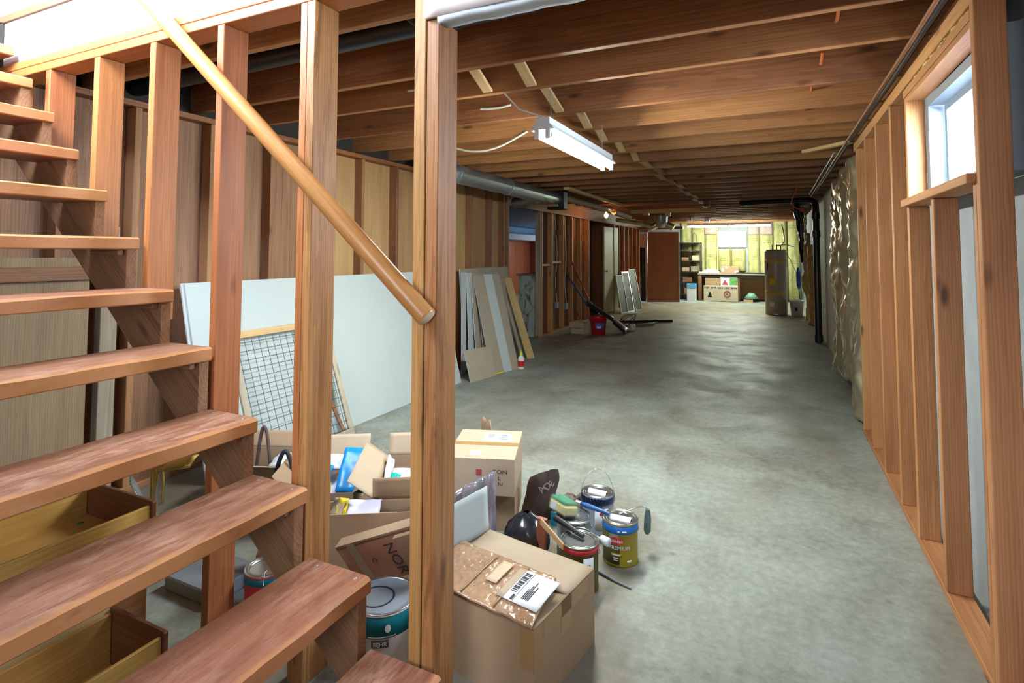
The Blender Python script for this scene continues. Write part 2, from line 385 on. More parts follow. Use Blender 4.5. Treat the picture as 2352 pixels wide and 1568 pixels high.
bx('rim_board', -4.6, -1.024, PY0 + .012, PY0 + .05, 2.427, 2.70, M['whitewood'], ws, 'x')
MB().box(-4.6, -1.024, PY0 + .002, PY0 + .03, 2.702, 5.0).build('upper_wall_board', M['white'], ws)
# header right of the post: plastered face, ragged grey edge, wood behind
hd = thing('wall_header', 'plastered header above the hall with a ragged grey lower edge', 'wall', (-.2, 1.45, 2.16), kind='structure')
MB().slab(lambda u, v: (-.978 + 1.74 * u, 1.405 + .004 * nz(u * 9, v * 9), 2.185 + .41 * v), 40, 12, (0, .02, 0)).build('plaster_face', M['plaster'], hd)
MB().slab(lambda u, v: (-.930 + 1.69 * u, 1.409 + .055 * v, 2.163 + .006 * nz(u * 22, 2) + .002 * v), 60, 3, (0, 0, .02)).build('plaster_edge', M['greyplaster'], hd)
bx('header_beam', -.976, .765, 1.427, 1.49, 2.186, 2.66, M['joist'], hd, 'x')

# ---------------- walls of the stairwell and behind the camera (out of view, they close the room)
WB = MB(); WB.box(-4.6, -.80, -1.75, -1.6, 0, 2.7); WB.box(.10, 1.0, -1.75, -1.6, 0, 2.7); WB.box(-.80, .10, -1.75, -1.6, 2.1, 2.7); WB.box(-.80, .10, -1.75, -1.6, 0, .9)
st(WB.build('wall_front', M['white']))
WS = MB(); WS.box(-4.6, -.95, .28, .40, 2.45, 2.78); WS.box(-4.6, -3.28, .28, .40, 2.78, 5); WS.box(-2.02, -.95, .28, .40, 2.78, 5); WS.box(-3.28, -2.02, .28, .40, 3.82, 5); WS.box(-.95, -.85, .28, 1.40, 2.701, 5)
st(WS.build('wall_stairwell', M['white']))
st(bx('wall_landing', -4.75, -4.6, .28, 1.42, 2.4, 5.0, M['stud'], None, 'z'))
MB().box(-5.2, 1.0, -1.75, 1.45, 5.0, 5.1).build('ceiling_stairwell', M['white'])['kind'] = 'structure'
MB().box(-.85, 1.0, -1.75, 1.40, 2.60, 2.70).box(-4.6, -.851, -1.75, .27, 2.60, 2.70).build('ceiling_entry', M['white'])['kind'] = 'structure'
st(MB().box(-5.2, -3.76, .41, 1.405, 2.50, 2.66).build('floor_landing', M['subfloor']))

# ---------------- left wall, near part: plywood behind old studs
wl = thing('wall_left', 'left stud wall backed with old plywood panels', 'wall', (-3.6, 4, 0), kind='structure')
LX = -3.55
M['greyply'] = wood('grey_brown_plywood', (.17, .105, .06), (.34, .235, .14), .65, 26, 0, .2)
ly = [1.64, 2.036, 2.54, 3.053, 3.58, 4.112, 4.645, 5.18, 5.70, 6.222, 6.771, 7.167]
for i, y in enumerate(ly):
    bx('stud', LX - .092, LX, y - .0, y + .04, .04, 2.35, M['lstud'], wl, 'z')
    if i < len(ly) - 1:
        bx('panel', LX - .112, LX - .094, y + .002, ly[i + 1] - .002 + .02, .02, 2.40, M['ply_dark'] if i < 4 or i in (7,) else M['ply_light'], wl, 'z', .001)
bx('stud', LX - .10, LX + .005, 7.30, 7.342, 0, 2.35, M['lstud'], wl, 'z')
bx('top_plate', LX - .10, LX, 1.43, 7.36, 2.352, 2.39, M['joist'], wl, 'y'); bx('bottom_plate', LX - .092, LX, 1.43, 7.30, 0, .04, M['lstud'], wl, 'y')
bx('panel', LX - .112, LX - .094, .0, 1.655, .02, 2.40, M['ply_dark'], wl, 'z', .001); bx('cover_panel', LX + .022, LX + .036, 1.0, 1.80, .02, 1.42, M['greyply'], wl, 'z', .002); bx('grey_stud', LX - .03, LX + .03, 1.865, 1.955, .04, 1.60, M['greywood'], wl, 'z'); bx('rail', LX + .037, LX + .075, 1.0, 1.83, 1.295, 1.37, M['lstud'], wl, 'y')
MB().box(-5.2, -3.68, -1.75, -1.6, 0, 2.5).box(-3.80, -3.68, -1.75, 1.42, 0, 2.43).box(-3.80, -3.68, 1.42, 7.33, 0, 2.67).build('wall_left_backing', M['dark'])['kind'] = 'structure'

# ---------------- left wall, far part
wf = thing('wall_left_far', 'far left stud wall with rough panels and a doorway', 'wall', (-3.7, 12, 0), kind='structure')
FX = -3.62
fy = [8.72, 8.80, 9.27, 9.86, 10.37, 10.89, 11.42]
fy2 = [13.62, 14.10, 14.60, 15.06, 15.55, 16.05, 16.42]
for y in fy + fy2:
    bx('stud', FX - .092, FX, y, y + .04, .04, 2.17, M['rstud'] if y > 8.75 else M['greywood'], wf, 'z')
for seq in (fy[1:], fy2):
    for a, b in zip(seq, seq[1:]): bx('panel', FX - .112, FX - .094, a + .01, b + .03, .02, 2.2, M['ply_dark'] if b < 13 else M['brownwood'], wf, 'z', .001)
bx('bottom_plate', FX - .092, FX, 8.72, 11.5, 0, .04, M['rstud'], wf, 'y'); bx('bottom_plate', FX - .092, FX, 13.55, 16.46, 0, .04, M['rstud'], wf, 'y')
bx('top_plate', FX - .092, FX, 7.36, 16.46, 2.172, 2.21, M['lstud'], wf, 'y')
bx('filler_board', FX - .05, FX - .03, 7.36, 18.6, 2.212, 2.66, M['lstud'], wf, 'y')
bx('blocking', FX - .06, FX - .02, 8.84, 9.27, 1.22, 1.26, M['pine'], wf, 'y'); bx('blocking', FX - .06, FX - .02, 9.31, 9.86, 1.26, 1.30, M['rstud'], wf, 'y')
bx('jamb', FX - .10, FX + .01, 11.46, 11.50, 0, 2.17, M['lstud'], wf, 'z'); bx('jamb', FX - .10, FX + .01, 13.50, 13.54, 0, 2.17, M['rstud'], wf, 'z')
bx('closet_board', FX - .62, FX - .58, 11.3, 13.9, 0, 2.3, M['lstud'], wf, 'z'); bx('closet_board', FX - .57, FX - .113, 13.56, 13.60, 0, 2.3, M['lstud'], wf, 'z'); bx('closet_board', FX - .57, FX - .113, 11.40, 11.44, 0, 2.3, M['lstud'], wf, 'z')
# den seen through the opening
MB().box(-8.25, -8.1, 7.3, 18.9, 0, 2.7).build('wall_den', M['brownwood'])['kind'] = 'structure'
dn = thing('wall_den_panels', 'red brown veneer panelling in the den beyond the opening', 'wall', (-8.1, 15, 0), kind='structure')
for i in range(8): bx('panel', -8.10, -8.085, 13.6 + i * .62, 14.215 + i * .62, 0, 1.86, M['brownwood'], dn, 'z')
MB().box(-8.1, -3.75, 18.5, 18.65, 0, .9).box(-8.1, -6.2, 18.5, 18.65, .9, 2.7).box(-4.3, -3.75, 18.5, 18.65, .9, 2.7).box(-6.2, -4.3, 18.5, 18.65, 2.1, 2.7).build('wall_den_end', M['brownwood'])['kind'] = 'structure'
MB().box(-8.1, -3.78, 7.2, 7.33, 0, 2.7).build('wall_den_near', M['brownwood'])['kind'] = 'structure'
M['blueceil'] = plain('blue_ceiling_tile', (.05, .12, .22), .8, nscale=4, namt=.2)
M['greysoff'] = plain('grey_soffit', (.22, .24, .28), .8)
MB().box(-8.1, -3.78, 7.33, 18.5, 2.30, 2.34).build('ceiling_den', M['blueceil'])['kind'] = 'structure'
st(MB().box(-8.09, -7.3, 13.0, 18.45, 1.87, 2.05).build('trim_1', M['greysoff']))
st(MB().box(-8.09, -7.6, 13.0, 18.45, 2.06, 2.29).build('trim_2', M['blueceil']))

# ---------------- back wall
BY = 18.55
BW = MB(); BW.box(-4.2, -1.60, BY, BY + .2, 0, 2.7); BW.box(-.78, 1.0, BY, BY + .2, 0, 2.7); BW.box(-1.60, -.78, BY, BY + .2, 0, 1.64); BW.box(-1.60, -.78, BY, BY + .2, 2.13, 2.7)
wb = st(BW.build('wall_back', M['concwall']))
def kraft():
    N = NT('kraft_insulation_paper'); v = N.coord()
    n = N.noise(v, 3.5, 4, .6)
    c = N.ramp(n, [(.3, (.25, .23, .075)), (.55, (.36, .34, .14)), (.75, (.45, .43, .22))])
    # rows of printed lettering, too far off to read
    sep = N.n('ShaderNodeSeparateXYZ', {0: v}).outputs
    row = N.math('LESS_THAN', N.math('FRACT', N.math('MULTIPLY', sep[2], 16.0)), .45)
    blk = N.math('MULTIPLY', N.math('LESS_THAN', N.math('FRACT', N.math('ADD', N.math('MULTIPLY', sep[2], 1.9), N.math('MULTIPLY', N.rand(), 5.0))), .26), N.math('LESS_THAN', N.math('ABSOLUTE', sep[0]), .12))
    let = N.math('GREATER_THAN', N.noise(N.map(v, (60, 1, 16)), 1.0, 1), .48)
    c = N.mix(N.math('MULTIPLY', N.math('MULTIPLY', row, blk), N.math('MULTIPLY', let, .75)), c, (.10, .12, .04))
    return N.fin(c, .6, spec=.4)
M['kraft'] = kraft()
M['pinkwool'] = plain('pink_glass_wool', (.45, .32, .30), .95, nscale=12, namt=.2)
def batt(x0, x1, z0, z1, mat, name, parent, y=BY, depth=.07, seed=0):
    w = x1 - x0; h = z1 - z0
    def fn(u, v):
        a = math.sin(math.pi * min(max(u, 0), 1)) ** .5
        return (-w / 2 + w * u, -depth * a - .035 * nz(u * 3 + seed, v * h * 3, seed) - .018 * abs(nz(u * 9, v * h * 7, seed + 4)), h * v)
    return MB().slab(fn, 14, max(6, int(h * 16)), (0, .02, 0)).build(name, mat, parent, Matrix.Translation(((x0 + x1) / 2, y - .03, z0)))
xs = [-2.75, -2.40, -2.00, -1.64]; 
for i, (a, b) in enumerate(zip(xs, xs[1:])): batt(a + .01, b - .01, .02 if i else .6, 2.05 if i == 2 else 2.45, M['kraft'], 'insulation_batt', wb, seed=i * 3)
batt(-2.0, -1.64, 2.06, 2.45, M['pinkwool'], 'insulation_batt', wb, seed=31); batt(-1.60, -1.24, .9, 1.58, M['kraft'], 'insulation_batt', wb, seed=33, depth=.12); batt(-1.22, -.80, .9, 1.58, M['kraft'], 'insulation_batt', wb, seed=35, depth=.12)
xs = [-.74, -.40, -.02, .36, .70]
for i, (a, b) in enumerate(zip(xs, xs[1:])):
    batt(a + .01, b - .01, .02, 2.02 if i < 2 else 2.45, M['kraft'], 'insulation_batt', wb, seed=41 + i * 3)
    if i < 2: batt(a + .01, b - .01, 2.03, 2.45, M['pinkwool'], 'insulation_batt', wb, seed=61 + i * 3)
batt(-1.62, -.76, .02, .88, M['kraft'], 'insulation_batt', wb, seed=77)
bx('furring_strip', -1.64, -1.60, BY - .05, BY, .9, 2.3, M['pine'], wb, 'z'); bx('furring_strip', -1.235, -1.215, BY - .11, BY, .9, 1.62, M['pine'], wb, 'z')
w2 = thing('window_2', 'bright small window in the insulated back wall', 'window', (-1.19, BY, 1.64), kind='structure')
fr = MB(); fr.box(-1.60, -1.545, BY - .08, BY + .1, 1.64, 2.13); fr.box(-.835, -.78, BY - .08, BY + .1, 1.64, 2.13); fr.box(-1.545, -.835, BY - .08, BY + .1, 1.64, 1.68); fr.box(-1.545, -.835, BY - .08, BY + .1, 2.09, 2.13); fr.build('frame', M['alu'], w2)
MB().box(-1.545, -.835, BY + .03, BY + .036, 1.68, 2.09).build('pane', M['glass'], w2)
MB().box(-1.205, -1.175, BY + .0, BY + .03, 1.68, 1.76).build('latch', M['alu'], w2)
# wall stub by the brown door
wd = thing('wall_doorway', 'short end wall with framing around the brown door', 'wall', (-3.5, 16.8, 0), kind='structure')
bx('jamb', -3.46, -3.40, 16.62, 16.74, 0, 2.2, M['rstud'], wd, 'z'); bx('head_board', -3.9, -2.4, 16.64, 16.72, 2.16, 2.24, M['lstud'], wd, 'x')
MB().box(-3.74, -3.55, 16.9, 16.98, 0, 1.62).build('dark_panel', M['dark'], wd)

for y, z in ((9.62, .42), (10.12, .36)):
    MB().box(FX - .085, FX - .03, y, y + .07, z, z + .12, .004).build('outlet_box', M['alu'], wf)
    MB().tube([(FX - .05, y + .035, z + .12), (FX - .06, y - .02, z + .5), (FX - .05, y + .05, z + 1.0), (FX - .06, y - .03, 2.17)], .005, 6).build('wire', M['white'], wf)
# ================================================================ staircase and handrail
TX = [-.891, -1.15, -1.422, -1.664, -1.916, -2.15, -2.385, -2.624, -2.861, -3.084, -3.297, -3.49]
TZ = [.231, .445, .666, .864, 1.094, 1.304, 1.512, 1.72, 1.919, 2.114, 2.308, 2.50]
stair = thing('staircase', 'open riser wooden basement stairs with thick worn red brown treads', 'stairs', (-1, .9, 0))
def tread_mesh(seed):
    def fn(u, v):   # top face outline with worn nosing, along local X = length (world Y)
        return None
    L, D, T = .985, .258, .05
    mb = MB(); n = 30; prof = []
    rows = []
    for i in range(n + 1):
        x = -L / 2 + L * i / n
        w = .004 * (nz(x * 7, seed) + .6 * nz(x * 23, seed)); e = .007 + .004 * nz(x * 5, seed + 9)
        rows.append([(x, -D / 2, -T / 2), (x, -D / 2, T / 2 - .003), (x, -D / 2 + .003, T / 2), (x, D / 2 - e - .003 + w, T / 2), (x, D / 2 + w * .6, T / 2 - e), (x, D / 2 + w * .4, -T / 2 + .004), (x, D / 2 - .004, -T / 2)])
    k = len(rows[0]); vs = [p for r in rows for p in r]
    fs = [(i * k + j, i * k + (j + 1) % k, (i + 1) * k + (j + 1) % k, (i + 1) * k + j) for i in range(n) for j in range(k)]
    fs += [tuple(range(k))[::-1], tuple(range(n * k, n * k + k))]
    return mb._add(vs, [f[::-1] for f in fs])
for i, (x, z) in enumerate(zip(TX, TZ)):
    # local X -> world Y, local Y -> world X, local Z -> world Z needs a mirror, so turn it by 90 degrees: X -> -Y
    Mx = Matrix(((0, 1, 0), (-1, 0, 0), (0, 0, 1))).to_4x4(); Mx.translation = (x - .129, .9075, z - .025)
    tread_mesh(i * 3.1).build('tread', M['tread'], stair, Mx)
def stringer(y0, y1):
    pts = []
    for k in range(len(TX) - 1):
        zp = TZ[k - 1] - .05 if k else 0.0
        pts.append((TX[k] - .014, zp)); pts.append((TX[k] - .014, TZ[k] - .051))
    pts.append((-3.53, TZ[-2] - .051))
    low = lambda x: .143 + .84 * (-1.241 - x)
    pts.append((-3.53, low(-3.53)))
    pts.append((-1.241 + .143 / .84, 0.0))
    a = math.atan2(.84, -1); c, s = math.cos(a), math.sin(a); ox, oz = -1.0, .2
    loc = [((x - ox) * c + (z - oz) * s, -(x - ox) * s + (z - oz) * c) for x, z in pts]
    # local x = slope direction (c,s) in (X,Z); local y = (-s,c); local z = world +Y or -Y
    xa = Vector((c, 0, s)); ya = Vector((-s, 0, c)); za = xa.cross(ya)
    Mx = Matrix((xa, ya, za)).transposed().to_4x4(); Mx.translation = (ox, y1 if za.y < 0 else y0, oz)
    return MB().prism(loc, 0, y1 - y0).build('stringer', M['stringer'], stair, Mx)
stringer(1.36, 1.398); stringer(.44, .478)
for k in (2, 3, 4, 5, 6):
    bx('cleat', TX[k] - .23, TX[k] - .03, 1.335, 1.358, TZ[k] - .075, TZ[k] - .052, M['stringer'], stair, 'x')
for k in range(1, 8):
    mb = MB()
    for yy in (1.375, .47):
        for q in (.04, .20): mb.lathe([(.0, .0008), (.005, .0008), (.006, 0)], 8, (TX[k] - q, yy + .004 * nz(k, q * 9), TZ[k]))
    tag(mb.build('nail_heads', M['galv'], stair), kind='stuff')

hr = thing('handrail', 'round varnished wooden handrail sloping down across the stair posts', 'handrail', (-.943, 1.375, 1.263))
a = Vector((-.935, 1.378, 1.256)); b = Vector((-2.85, 1.378, 2.941)); d = (b - a).normalized()
rm = MB(); rr = .031
rm.M = None
L = (b - a).length; Mr = frame(a, d, (0, 1, 0))
rm2 = MB(); prof = [(.0, rr - .003), (.004, rr), (L, rr)]
n = 24; vs = []
for x, r_ in prof: vs += [(x, r_ * math.cos(2 * math.pi * k / n), r_ * math.sin(2 * math.pi * k / n)) for k in range(n)]
fs = [(i * n + k, (i + 1) * n + k, (i + 1) * n + (k + 1) % n, i * n + (k + 1) % n) for i in range(2) for k in range(n)]
rm2._add(vs, [f[::-1] for f in fs], True); rm2._add(vs[:n], [tuple(range(n))[::-1]])
rm2.build('rail', M['rail'], hr, Mr)
M['endgrain'] = plain('pale_end_grain', (.62, .46, .30), .6, nscale=60, namt=.2)
MB().lathe([(.0, -.0005), (rr - .004, -.0005), (rr - .003, .001)], 24).build('end_grain', M['endgrain'], hr, frame(a, (0, 1, 0), d.cross(Vector((0, 1, 0)))) )
for t in (.78, .53, 1.55):
    p = a + d * t - Vector((0, 0, .034)); 
    MB().tube([p, p + Vector((0, .045, 0))], .006, 8).lathe([(0, .004), (.006, .003), (.0085, 0), (.0085, -.004), (0, -.004)], 10, tuple(p + Vector((0, .0, -.002)))).build('bolt', M['galv'], hr)
# ================================================================ lights and services
def shop_light(name, label, x0, x1, y0, y1, zb, along, n_len, cat='light', tm='tube'):
    cx, cy = (x0 + x1) / 2, (y0 + y1) / 2
    t = thing(name, label, cat, (cx, cy, zb))
    if along == 'y': ax, cr, L, Wd = Vector((0, 1, 0)), Vector((1, 0, 0)), y1 - y0, x1 - x0
    else: ax, cr, L, Wd = Vector((1, 0, 0)), Vector((0, -1, 0)), x1 - x0, y1 - y0
    Mx = Matrix((ax, cr.cross(ax).cross(ax) * -1 if False else Vector((0, 0, 1)).cross(ax), Vector((0, 0, 1)))).transposed().to_4x4(); Mx.translation = (cx, cy, zb)
    w = Wd / 2; h = L / 2
    MB().prism([(-w * .62, .085), (-w * .62, .05), (-w, .02), (-w, .014), (w, .014), (w, .02), (w * .62, .05), (w * .62, .085)], -h, h).build('housing', M['enamel'], t, Mx @ Matrix(((0, 0, 1, 0), (1, 0, 0, 0), (0, 1, 0, 0), (0, 0, 0, 1))))
    seg = L / n_len
    for s in range(n_len):
        for q in (-1, 1):
            a = Mx @ Vector((-h + seg * s + .03, q * w * .48, -.012)); b = Mx @ Vector((-h + seg * (s + 1) - .03, q * w * .48, -.012))
            tb = MB().tube([a, b], .0185, 12).build('tube', M[tm], t)
            dd = (b - a).normalized()
            for e, sg in ((a, -1), (b, 1)):
                MB().tube([e + dd * sg * .001, e + dd * sg * .014], .0195, 12).build('end_cap', M['galv'], tb)
                MB().box(-.009, .009, -.014, .014, -.03, .03).build('lamp_holder', M['enamel'], t, frame(e + dd * sg * .024 + Vector((0, 0, .006)), dd, Vector((0, 0, 1)).cross(dd)))
    for s in (-.8, .8):
        p = Mx @ Vector((h * s, 0, .085)); MB().tube([p, (p.x, p.y, JZ + (.01 if along == 'y' else .0))], .0025, 6).build('hanger_wire', M['galv'], t)
    return t, Mx
lt, Mx = shop_light('shop_light', 'lit twin tube fluorescent shop light hanging below the joists mid hall', -1.245, -1.105, 2.86, 4.20, 2.135, 'y', 1)
MB().tube([(-1.17, 2.90, 2.225), (-1.35, 2.93, 2.30), (-1.52, 2.96, JZ + .06)], .005, 6).build('cord', M['enamel'], lt)
shop_light('strip_light', 'long lit fluorescent strip light in front of the insulated back wall', -2.36, -.07, 17.15, 17.28, 2.262, 'x', 2, tm='tube_far')
# bulb at the left side of the hall
bt = thing('bare_bulb', 'small glowing orange bulb in a holder by the left partition', 'light', (-3.1, 11.0, 2.30))
M['bulb'] = glow('warm_bulb', (1, .50, .16), 220)
MB().lathe([(0, -.14), (.018, -.135), (.03, -.11), (.028, -.085), (.014, -.055), (.014, -.05)], 14, (-3.1, 11, 2.32)).build('globe', M['bulb'], bt)
MB().lathe([(.016, -.05), (.02, -.048), (.022, 0), (.05, .005), (.05, .02), (0, .02)], 14, (-3.1, 11, 2.32)).build('holder', M['enamel'], bt)
bx('mounting_board', -3.2, -3.0, 10.85, 11.15, 2.342, 2.418, M['lstud'], bt, 'y')
for k in range(6):
    a = k * math.pi / 3
    MB().tube([(-3.1 + .025 * math.cos(a), 11 + .025 * math.sin(a), 2.27), (-3.1 + .05 * math.cos(a), 11 + .05 * math.sin(a), 2.22), (-3.1 + .01 * math.cos(a), 11 + .01 * math.sin(a), 2.165)], .002, 5).build('guard_wire', M['galv'], bt)

# round duct on the left
dt = thing('round_duct', 'dented round galvanised heating duct running along the left wall', 'duct', (-3.02, 6.4, 2.27))
def ductseg(y0, y1, r, x, z0, z1, name, amp=.004, parent=dt, mat=None, nseg=16):
    def fn(u, v):
        a = 2 * math.pi * u; y = y0 + (y1 - y0) * v; rr = r + amp * nz(math.cos(a) * 2, math.sin(a) * 2, y * 4)
        return (x + rr * math.cos(a), y, z0 + (z1 - z0) * v + rr * math.sin(a))
    return MB().grid(fn, 20, nseg).build(name, mat or M['galv'], parent)
MB().tube([(-3.02, 4.97, 2.285), (-3.03, 4.90, 2.29), (-3.10, 4.84, 2.32), (-3.2, 4.82, 2.40), (-3.22, 4.82, 2.60)], .088, 18).build('elbow', M['galv'], dt); ductseg(4.95, 6.2, .10, -3.02, 2.285, 2.28, 'duct_section', .005); ductseg(6.18, 7.9, .102, -3.02, 2.28, 2.28, 'duct_section', .007)
MB().tube([(-3.02, 4.95, 2.285), (-3.02, 4.99, 2.285)], .104, 20).build('collar', M['galv'], dt); MB().tube([(-3.02, 6.17, 2.28), (-3.02, 6.21, 2.28)], .106, 20).build('seam', M['galv'], dt)
MB().tube([(-3.02, 7.2, 2.25), (-3.25, 7.30, 2.21), (-3.46, 7.36, 2.19)], .085, 16).build('branch', M['galv'], dt)
MB().box(-3.16, -2.88, 7.88, 8.05, 2.12, 2.40, .01).build('duct_boot', M['black'], dt)
MB().box(-3.05, -2.9, 7.80, 7.88, 2.14, 2.17).build('tape', M['abs'], dt)
tag(bx('hanger_plank', -3.55, -2.85, 7.50, 7.56, 2.13, 2.165, M['lstud'], None, 'x'), 'rough plank hung across below the round duct by the opening', 'plank')
# wrapped pipe and boards further back
wp = thing('wrapped_pipe', 'brown paper wrapped pipe hung below the joists near the bulb', 'pipe', (-3.0, 10, 2.3))
M['wrap'] = plain('brown_pipe_wrap', (.40, .24, .15), .8, nscale=18, namt=.25, bump=.3)
MB().tube([(-2.98, 8.06 + i * .1, 2.315 + .004 * (i % 2)) for i in range(26)], [.045 + .006 * (i % 2) for i in range(26)], 12).build('wrapping', M['wrap'], wp)
MB().tube([(-2.98, 11.15 + i * .08, 2.30 - .002 * i) for i in range(18)], [.055 + .006 * (i % 2) for i in range(18)], 12).build('wrapping', M['wrap'], wp)
MB().tube([(-2.98, 10.55, 2.315), (-2.98, 11.2, 2.30)], .02, 10).build('pipe', M['copper'], wp)
for y in (8.6, 9.6, 11.6, 12.3): MB().tube([(-3.035, y, 2.31), (-3.035, y, JZ)], .004, 6).build('strap', M['galv'], wp)
tag(bx('ceiling_plank', -2.76, -2.67, 7.55, 10.7, 2.375, 2.416, M['pine'], None, 'y'), 'pale plank nailed under the joists beside the round duct', 'plank')
tag(bx('crosswise_plank', -2.88, -1.10, 12.2, 12.24, 2.33, 2.415, M['pine'], None, 'x'), 'long pale plank fixed crosswise below the joists mid hall', 'plank')
tag(bx('wood_block', -1.16, -1.06, 10.6, 10.7, 2.31, 2.415, M['joist'], None, 'z'), 'short wooden block hanging under the joists mid hall', 'block')
MB().box(-1.24, -1.17, 10.62, 10.68, 2.37, 2.415, .004).build('junction_box', M['enamel'])
tag(bpy.data.objects['junction_box'], 'small white junction box beside the hanging wood block', 'box')
fd = thing('flex_duct', 'shiny foil flexible duct bent above the brown door', 'duct', (-2.6, 14.5, 2.2))
M['foil'] = plain('aluminium_foil', (.72, .70, .60), .22, .95, nscale=14, namt=.15)
MB().tube([(-2.92 + .03 * i, 14.5, 2.10 + .11 * math.sin(i * math.pi / 20)) for i in range(21)], [.085 + .008 * (i % 2) for i in range(21)], 14).build('hose', M['foil'], fd)
MB().lathe([(.0, 2.10), (.10, 2.11), (.16, 2.24), (.17, 2.40), (.17, 2.415)], 20, (-2.62, 14.4, 0)).build('duct_hood', M['galv'], fd)
MB().tube([(-3.45, 13.2, 2.26), (-3.1, 14.0, 2.22), (-2.9, 14.5, 2.16)], [.05, .06, .07], 12).build('insulated_hose', M['kraft'], fd)
for i, (x, y) in enumerate(((-2.75, JY[20] - .05), (-2.35, JY[21] - .05), (-2.15, JY[25] - .05), (-1.75, JY[26] - .05))):
    o = MB().box(x, x + .14, y, y + .1, 2.33, 2.43, .006).build('metal_box', M['galv'])
    tag(o, ['small grey junction box nearest the bulb', 'small grey junction box beside the flexible duct', 'small grey junction box above the brown door edge', 'small grey junction box left of the strip light'][i], 'box', 'junction boxes on the joists')

# black drain pipes at the far right
dp = thing('drain_pipe', 'black plastic drain pipe running up the right wall and along the joists', 'pipe', (.63, 10.3, 0))
MB().tube([(.63, 10.35, 0), (.63, 10.35, 2.24), (.62, 10.37, 2.30), (.55, 10.45, 2.345), (.40, 10.6, 2.36)], .052, 14).build('stack', M['abs'], dp)
for z in (.02, 1.72, 2.02): MB().tube([(.63, 10.35, z), (.63, 10.35, z + .11)], .062, 14).build('coupling', M['abs'], dp)
MB().tube([(.40, 10.6, 2.36), (-.55, 10.95, 2.375)], .045, 12).build('branch', M['abs'], dp); MB().tube([(-.5, 10.92, 2.37), (-.5, 11.05, 2.38)], .06, 12).build('cap', M['abs'], dp)
MB().tube([(.57, 11.8, 2.37), (.50, 11.2, 2.36), (.38, 10.9, 2.30), (.36, 10.88, 2.18), (.40, 10.95, 2.05)], .05, 12).build('trap', M['abs'], dp)
d2 = thing('overhead_drain_pipe', 'thick black drain pipe crossing between joists behind the stair studs', 'pipe', (-2, 2.1, 2.5))
MB().tube([(-3.66, 2.10, 2.50), (-.9, 2.10, 2.53)], .055, 16).build('pipe', M['abs'], d2)
MB().tube([(-1.55, 1.95, 2.60), (-1.42, 2.04, 2.48), (-1.34, 2.10, 2.46)], [.03, .03, .035], 12).build('trap_arm', M['abs'], d2); MB().tube([(-1.37, 2.10, 2.53), (-1.27, 2.10, 2.53)], .065, 16).build('coupling', M['abs'], d2)
for i, (a, b, x, z, r, mt, nm, lb) in enumerate(((1.0, 10.2, .555, 2.375, .010, 'copper', 'copper_pipe', 'thin brown copper pipe running along the top of the right wall'), (1.0, 10.0, .60, 2.405, .014, 'abs', 'black_pipe', 'black plastic supply pipe tucked above the right top plate'), (5.9, 9.9, .52, 2.39, .009, 'galv', 'grey_cable', 'thin grey cable stapled beside the pipes at upper right'))):
    tag(MB().tube([(x + .006 * nz(y * .7, i), y, z + .006 * nz(y * .9, i + 5)) for y in [a + (b - a) * k / 24 for k in range(25)]], r, 8).build(nm, M[mt]), lb, 'pipe')
tag(bar('wood_stick', (.26, 5.69, 2.385), (.62, 5.41, 2.40), .03, .06, M['pine'], None, (0, 0, 1)), 'short pale stick nailed from the joists to the right plate', 'stick')
M['orange'] = plain('orange_cable', (.55, .13, .04), .5)
for i, y in enumerate((2.93, 3.56, 4.12, 4.67, 5.22)):
    x = .28 - .02 * i
    tag(MB().tube([(x, y - .16, JZ + .13), (x, y - .06, JZ + .10), (x, y - .004, JZ + .115)], .008, 8).build('orange_cable_stub', M['orange']), ['nearest', 'second nearest', 'third nearest', 'fourth nearest', 'farthest'][i] + ' orange cable length threaded through a joist at upper right', 'cable', 'orange cable through the joists')
tag(MB().tube([(.33, 8.60, 2.435), (.31, 8.68, 2.41), (.30, 8.75, 2.36), (.28, 8.8, 2.30), (.25, 8.9, 2.24), (.24, 9.0, 2.18), (.30, 9.1, 2.12), (.40, 9.2, 2.09)], .009, 8).build('orange_cable', M['orange']), 'orange cable dangling in a curve from the joists at far right', 'cable')
M['armour'] = plain('armoured_cable', (.62, .60, .52), .5, .2)
def cable(y, x0, x1, dip, label, zz=JZ + .03):
    tag(MB().tube([(x0 + (x1 - x0) * k / 12, y + .003 * math.sin(k), zz - dip * math.sin(math.pi * k / 12)) for k in range(13)], .009, 8).build('armoured_cable', M['armour']), label, 'cable')
cable(4.108, -2.70, -1.82, .13, 'pale armoured cable sagging between joists behind the newel post')
cable(3.545, -1.95, -1.7, .01, 'short cut cable end poking out beside the post', JZ + .10)
cable(2.918, -2.15, -1.8, .0, 'cut grey cable end near the overhead drain pipe', JZ + .09)

# ---------------- doors
d1 = thing('door_1', 'pale green flush door standing open in the left partition', 'door', (-3.62, 12.5, 0), kind='structure')
M['palegreen'] = plain('pale_green_door', (.52, .50, .33), .5, nscale=4, namt=.08)
MB().box(-.02, .02, 0, .86, .02, 2.09, .003).build('leaf', M['palegreen'], d1, Matrix.Translation((-3.72, 12.95, 0)) @ Matrix.Rotation(R(-8), 4, 'Z'))
MB().lathe([(0, 0), (.012, 0), (.012, .03), (.028, .04), (.028, .06), (0, .065)], 12).build('knob', M['galv'], d1, frame((-3.70, 13.03, 1.02), (0, 1, 0), (0, 0, 1)))
d2_ = thing('door_2', 'dark red brown veneer door standing open at the hall end', 'door', (-3.43, 16.5, 0), kind='structure')
Md = Matrix.Translation((-3.40, 16.42, 0)) @ Matrix.Rotation(R(22), 4, 'Z')
cb('leaf', (2.06, .90, .04), M['brownwood'], Md @ Matrix.Translation((.46, 0, 1.05)) @ _ROT['z'].to_4x4(), d2_)
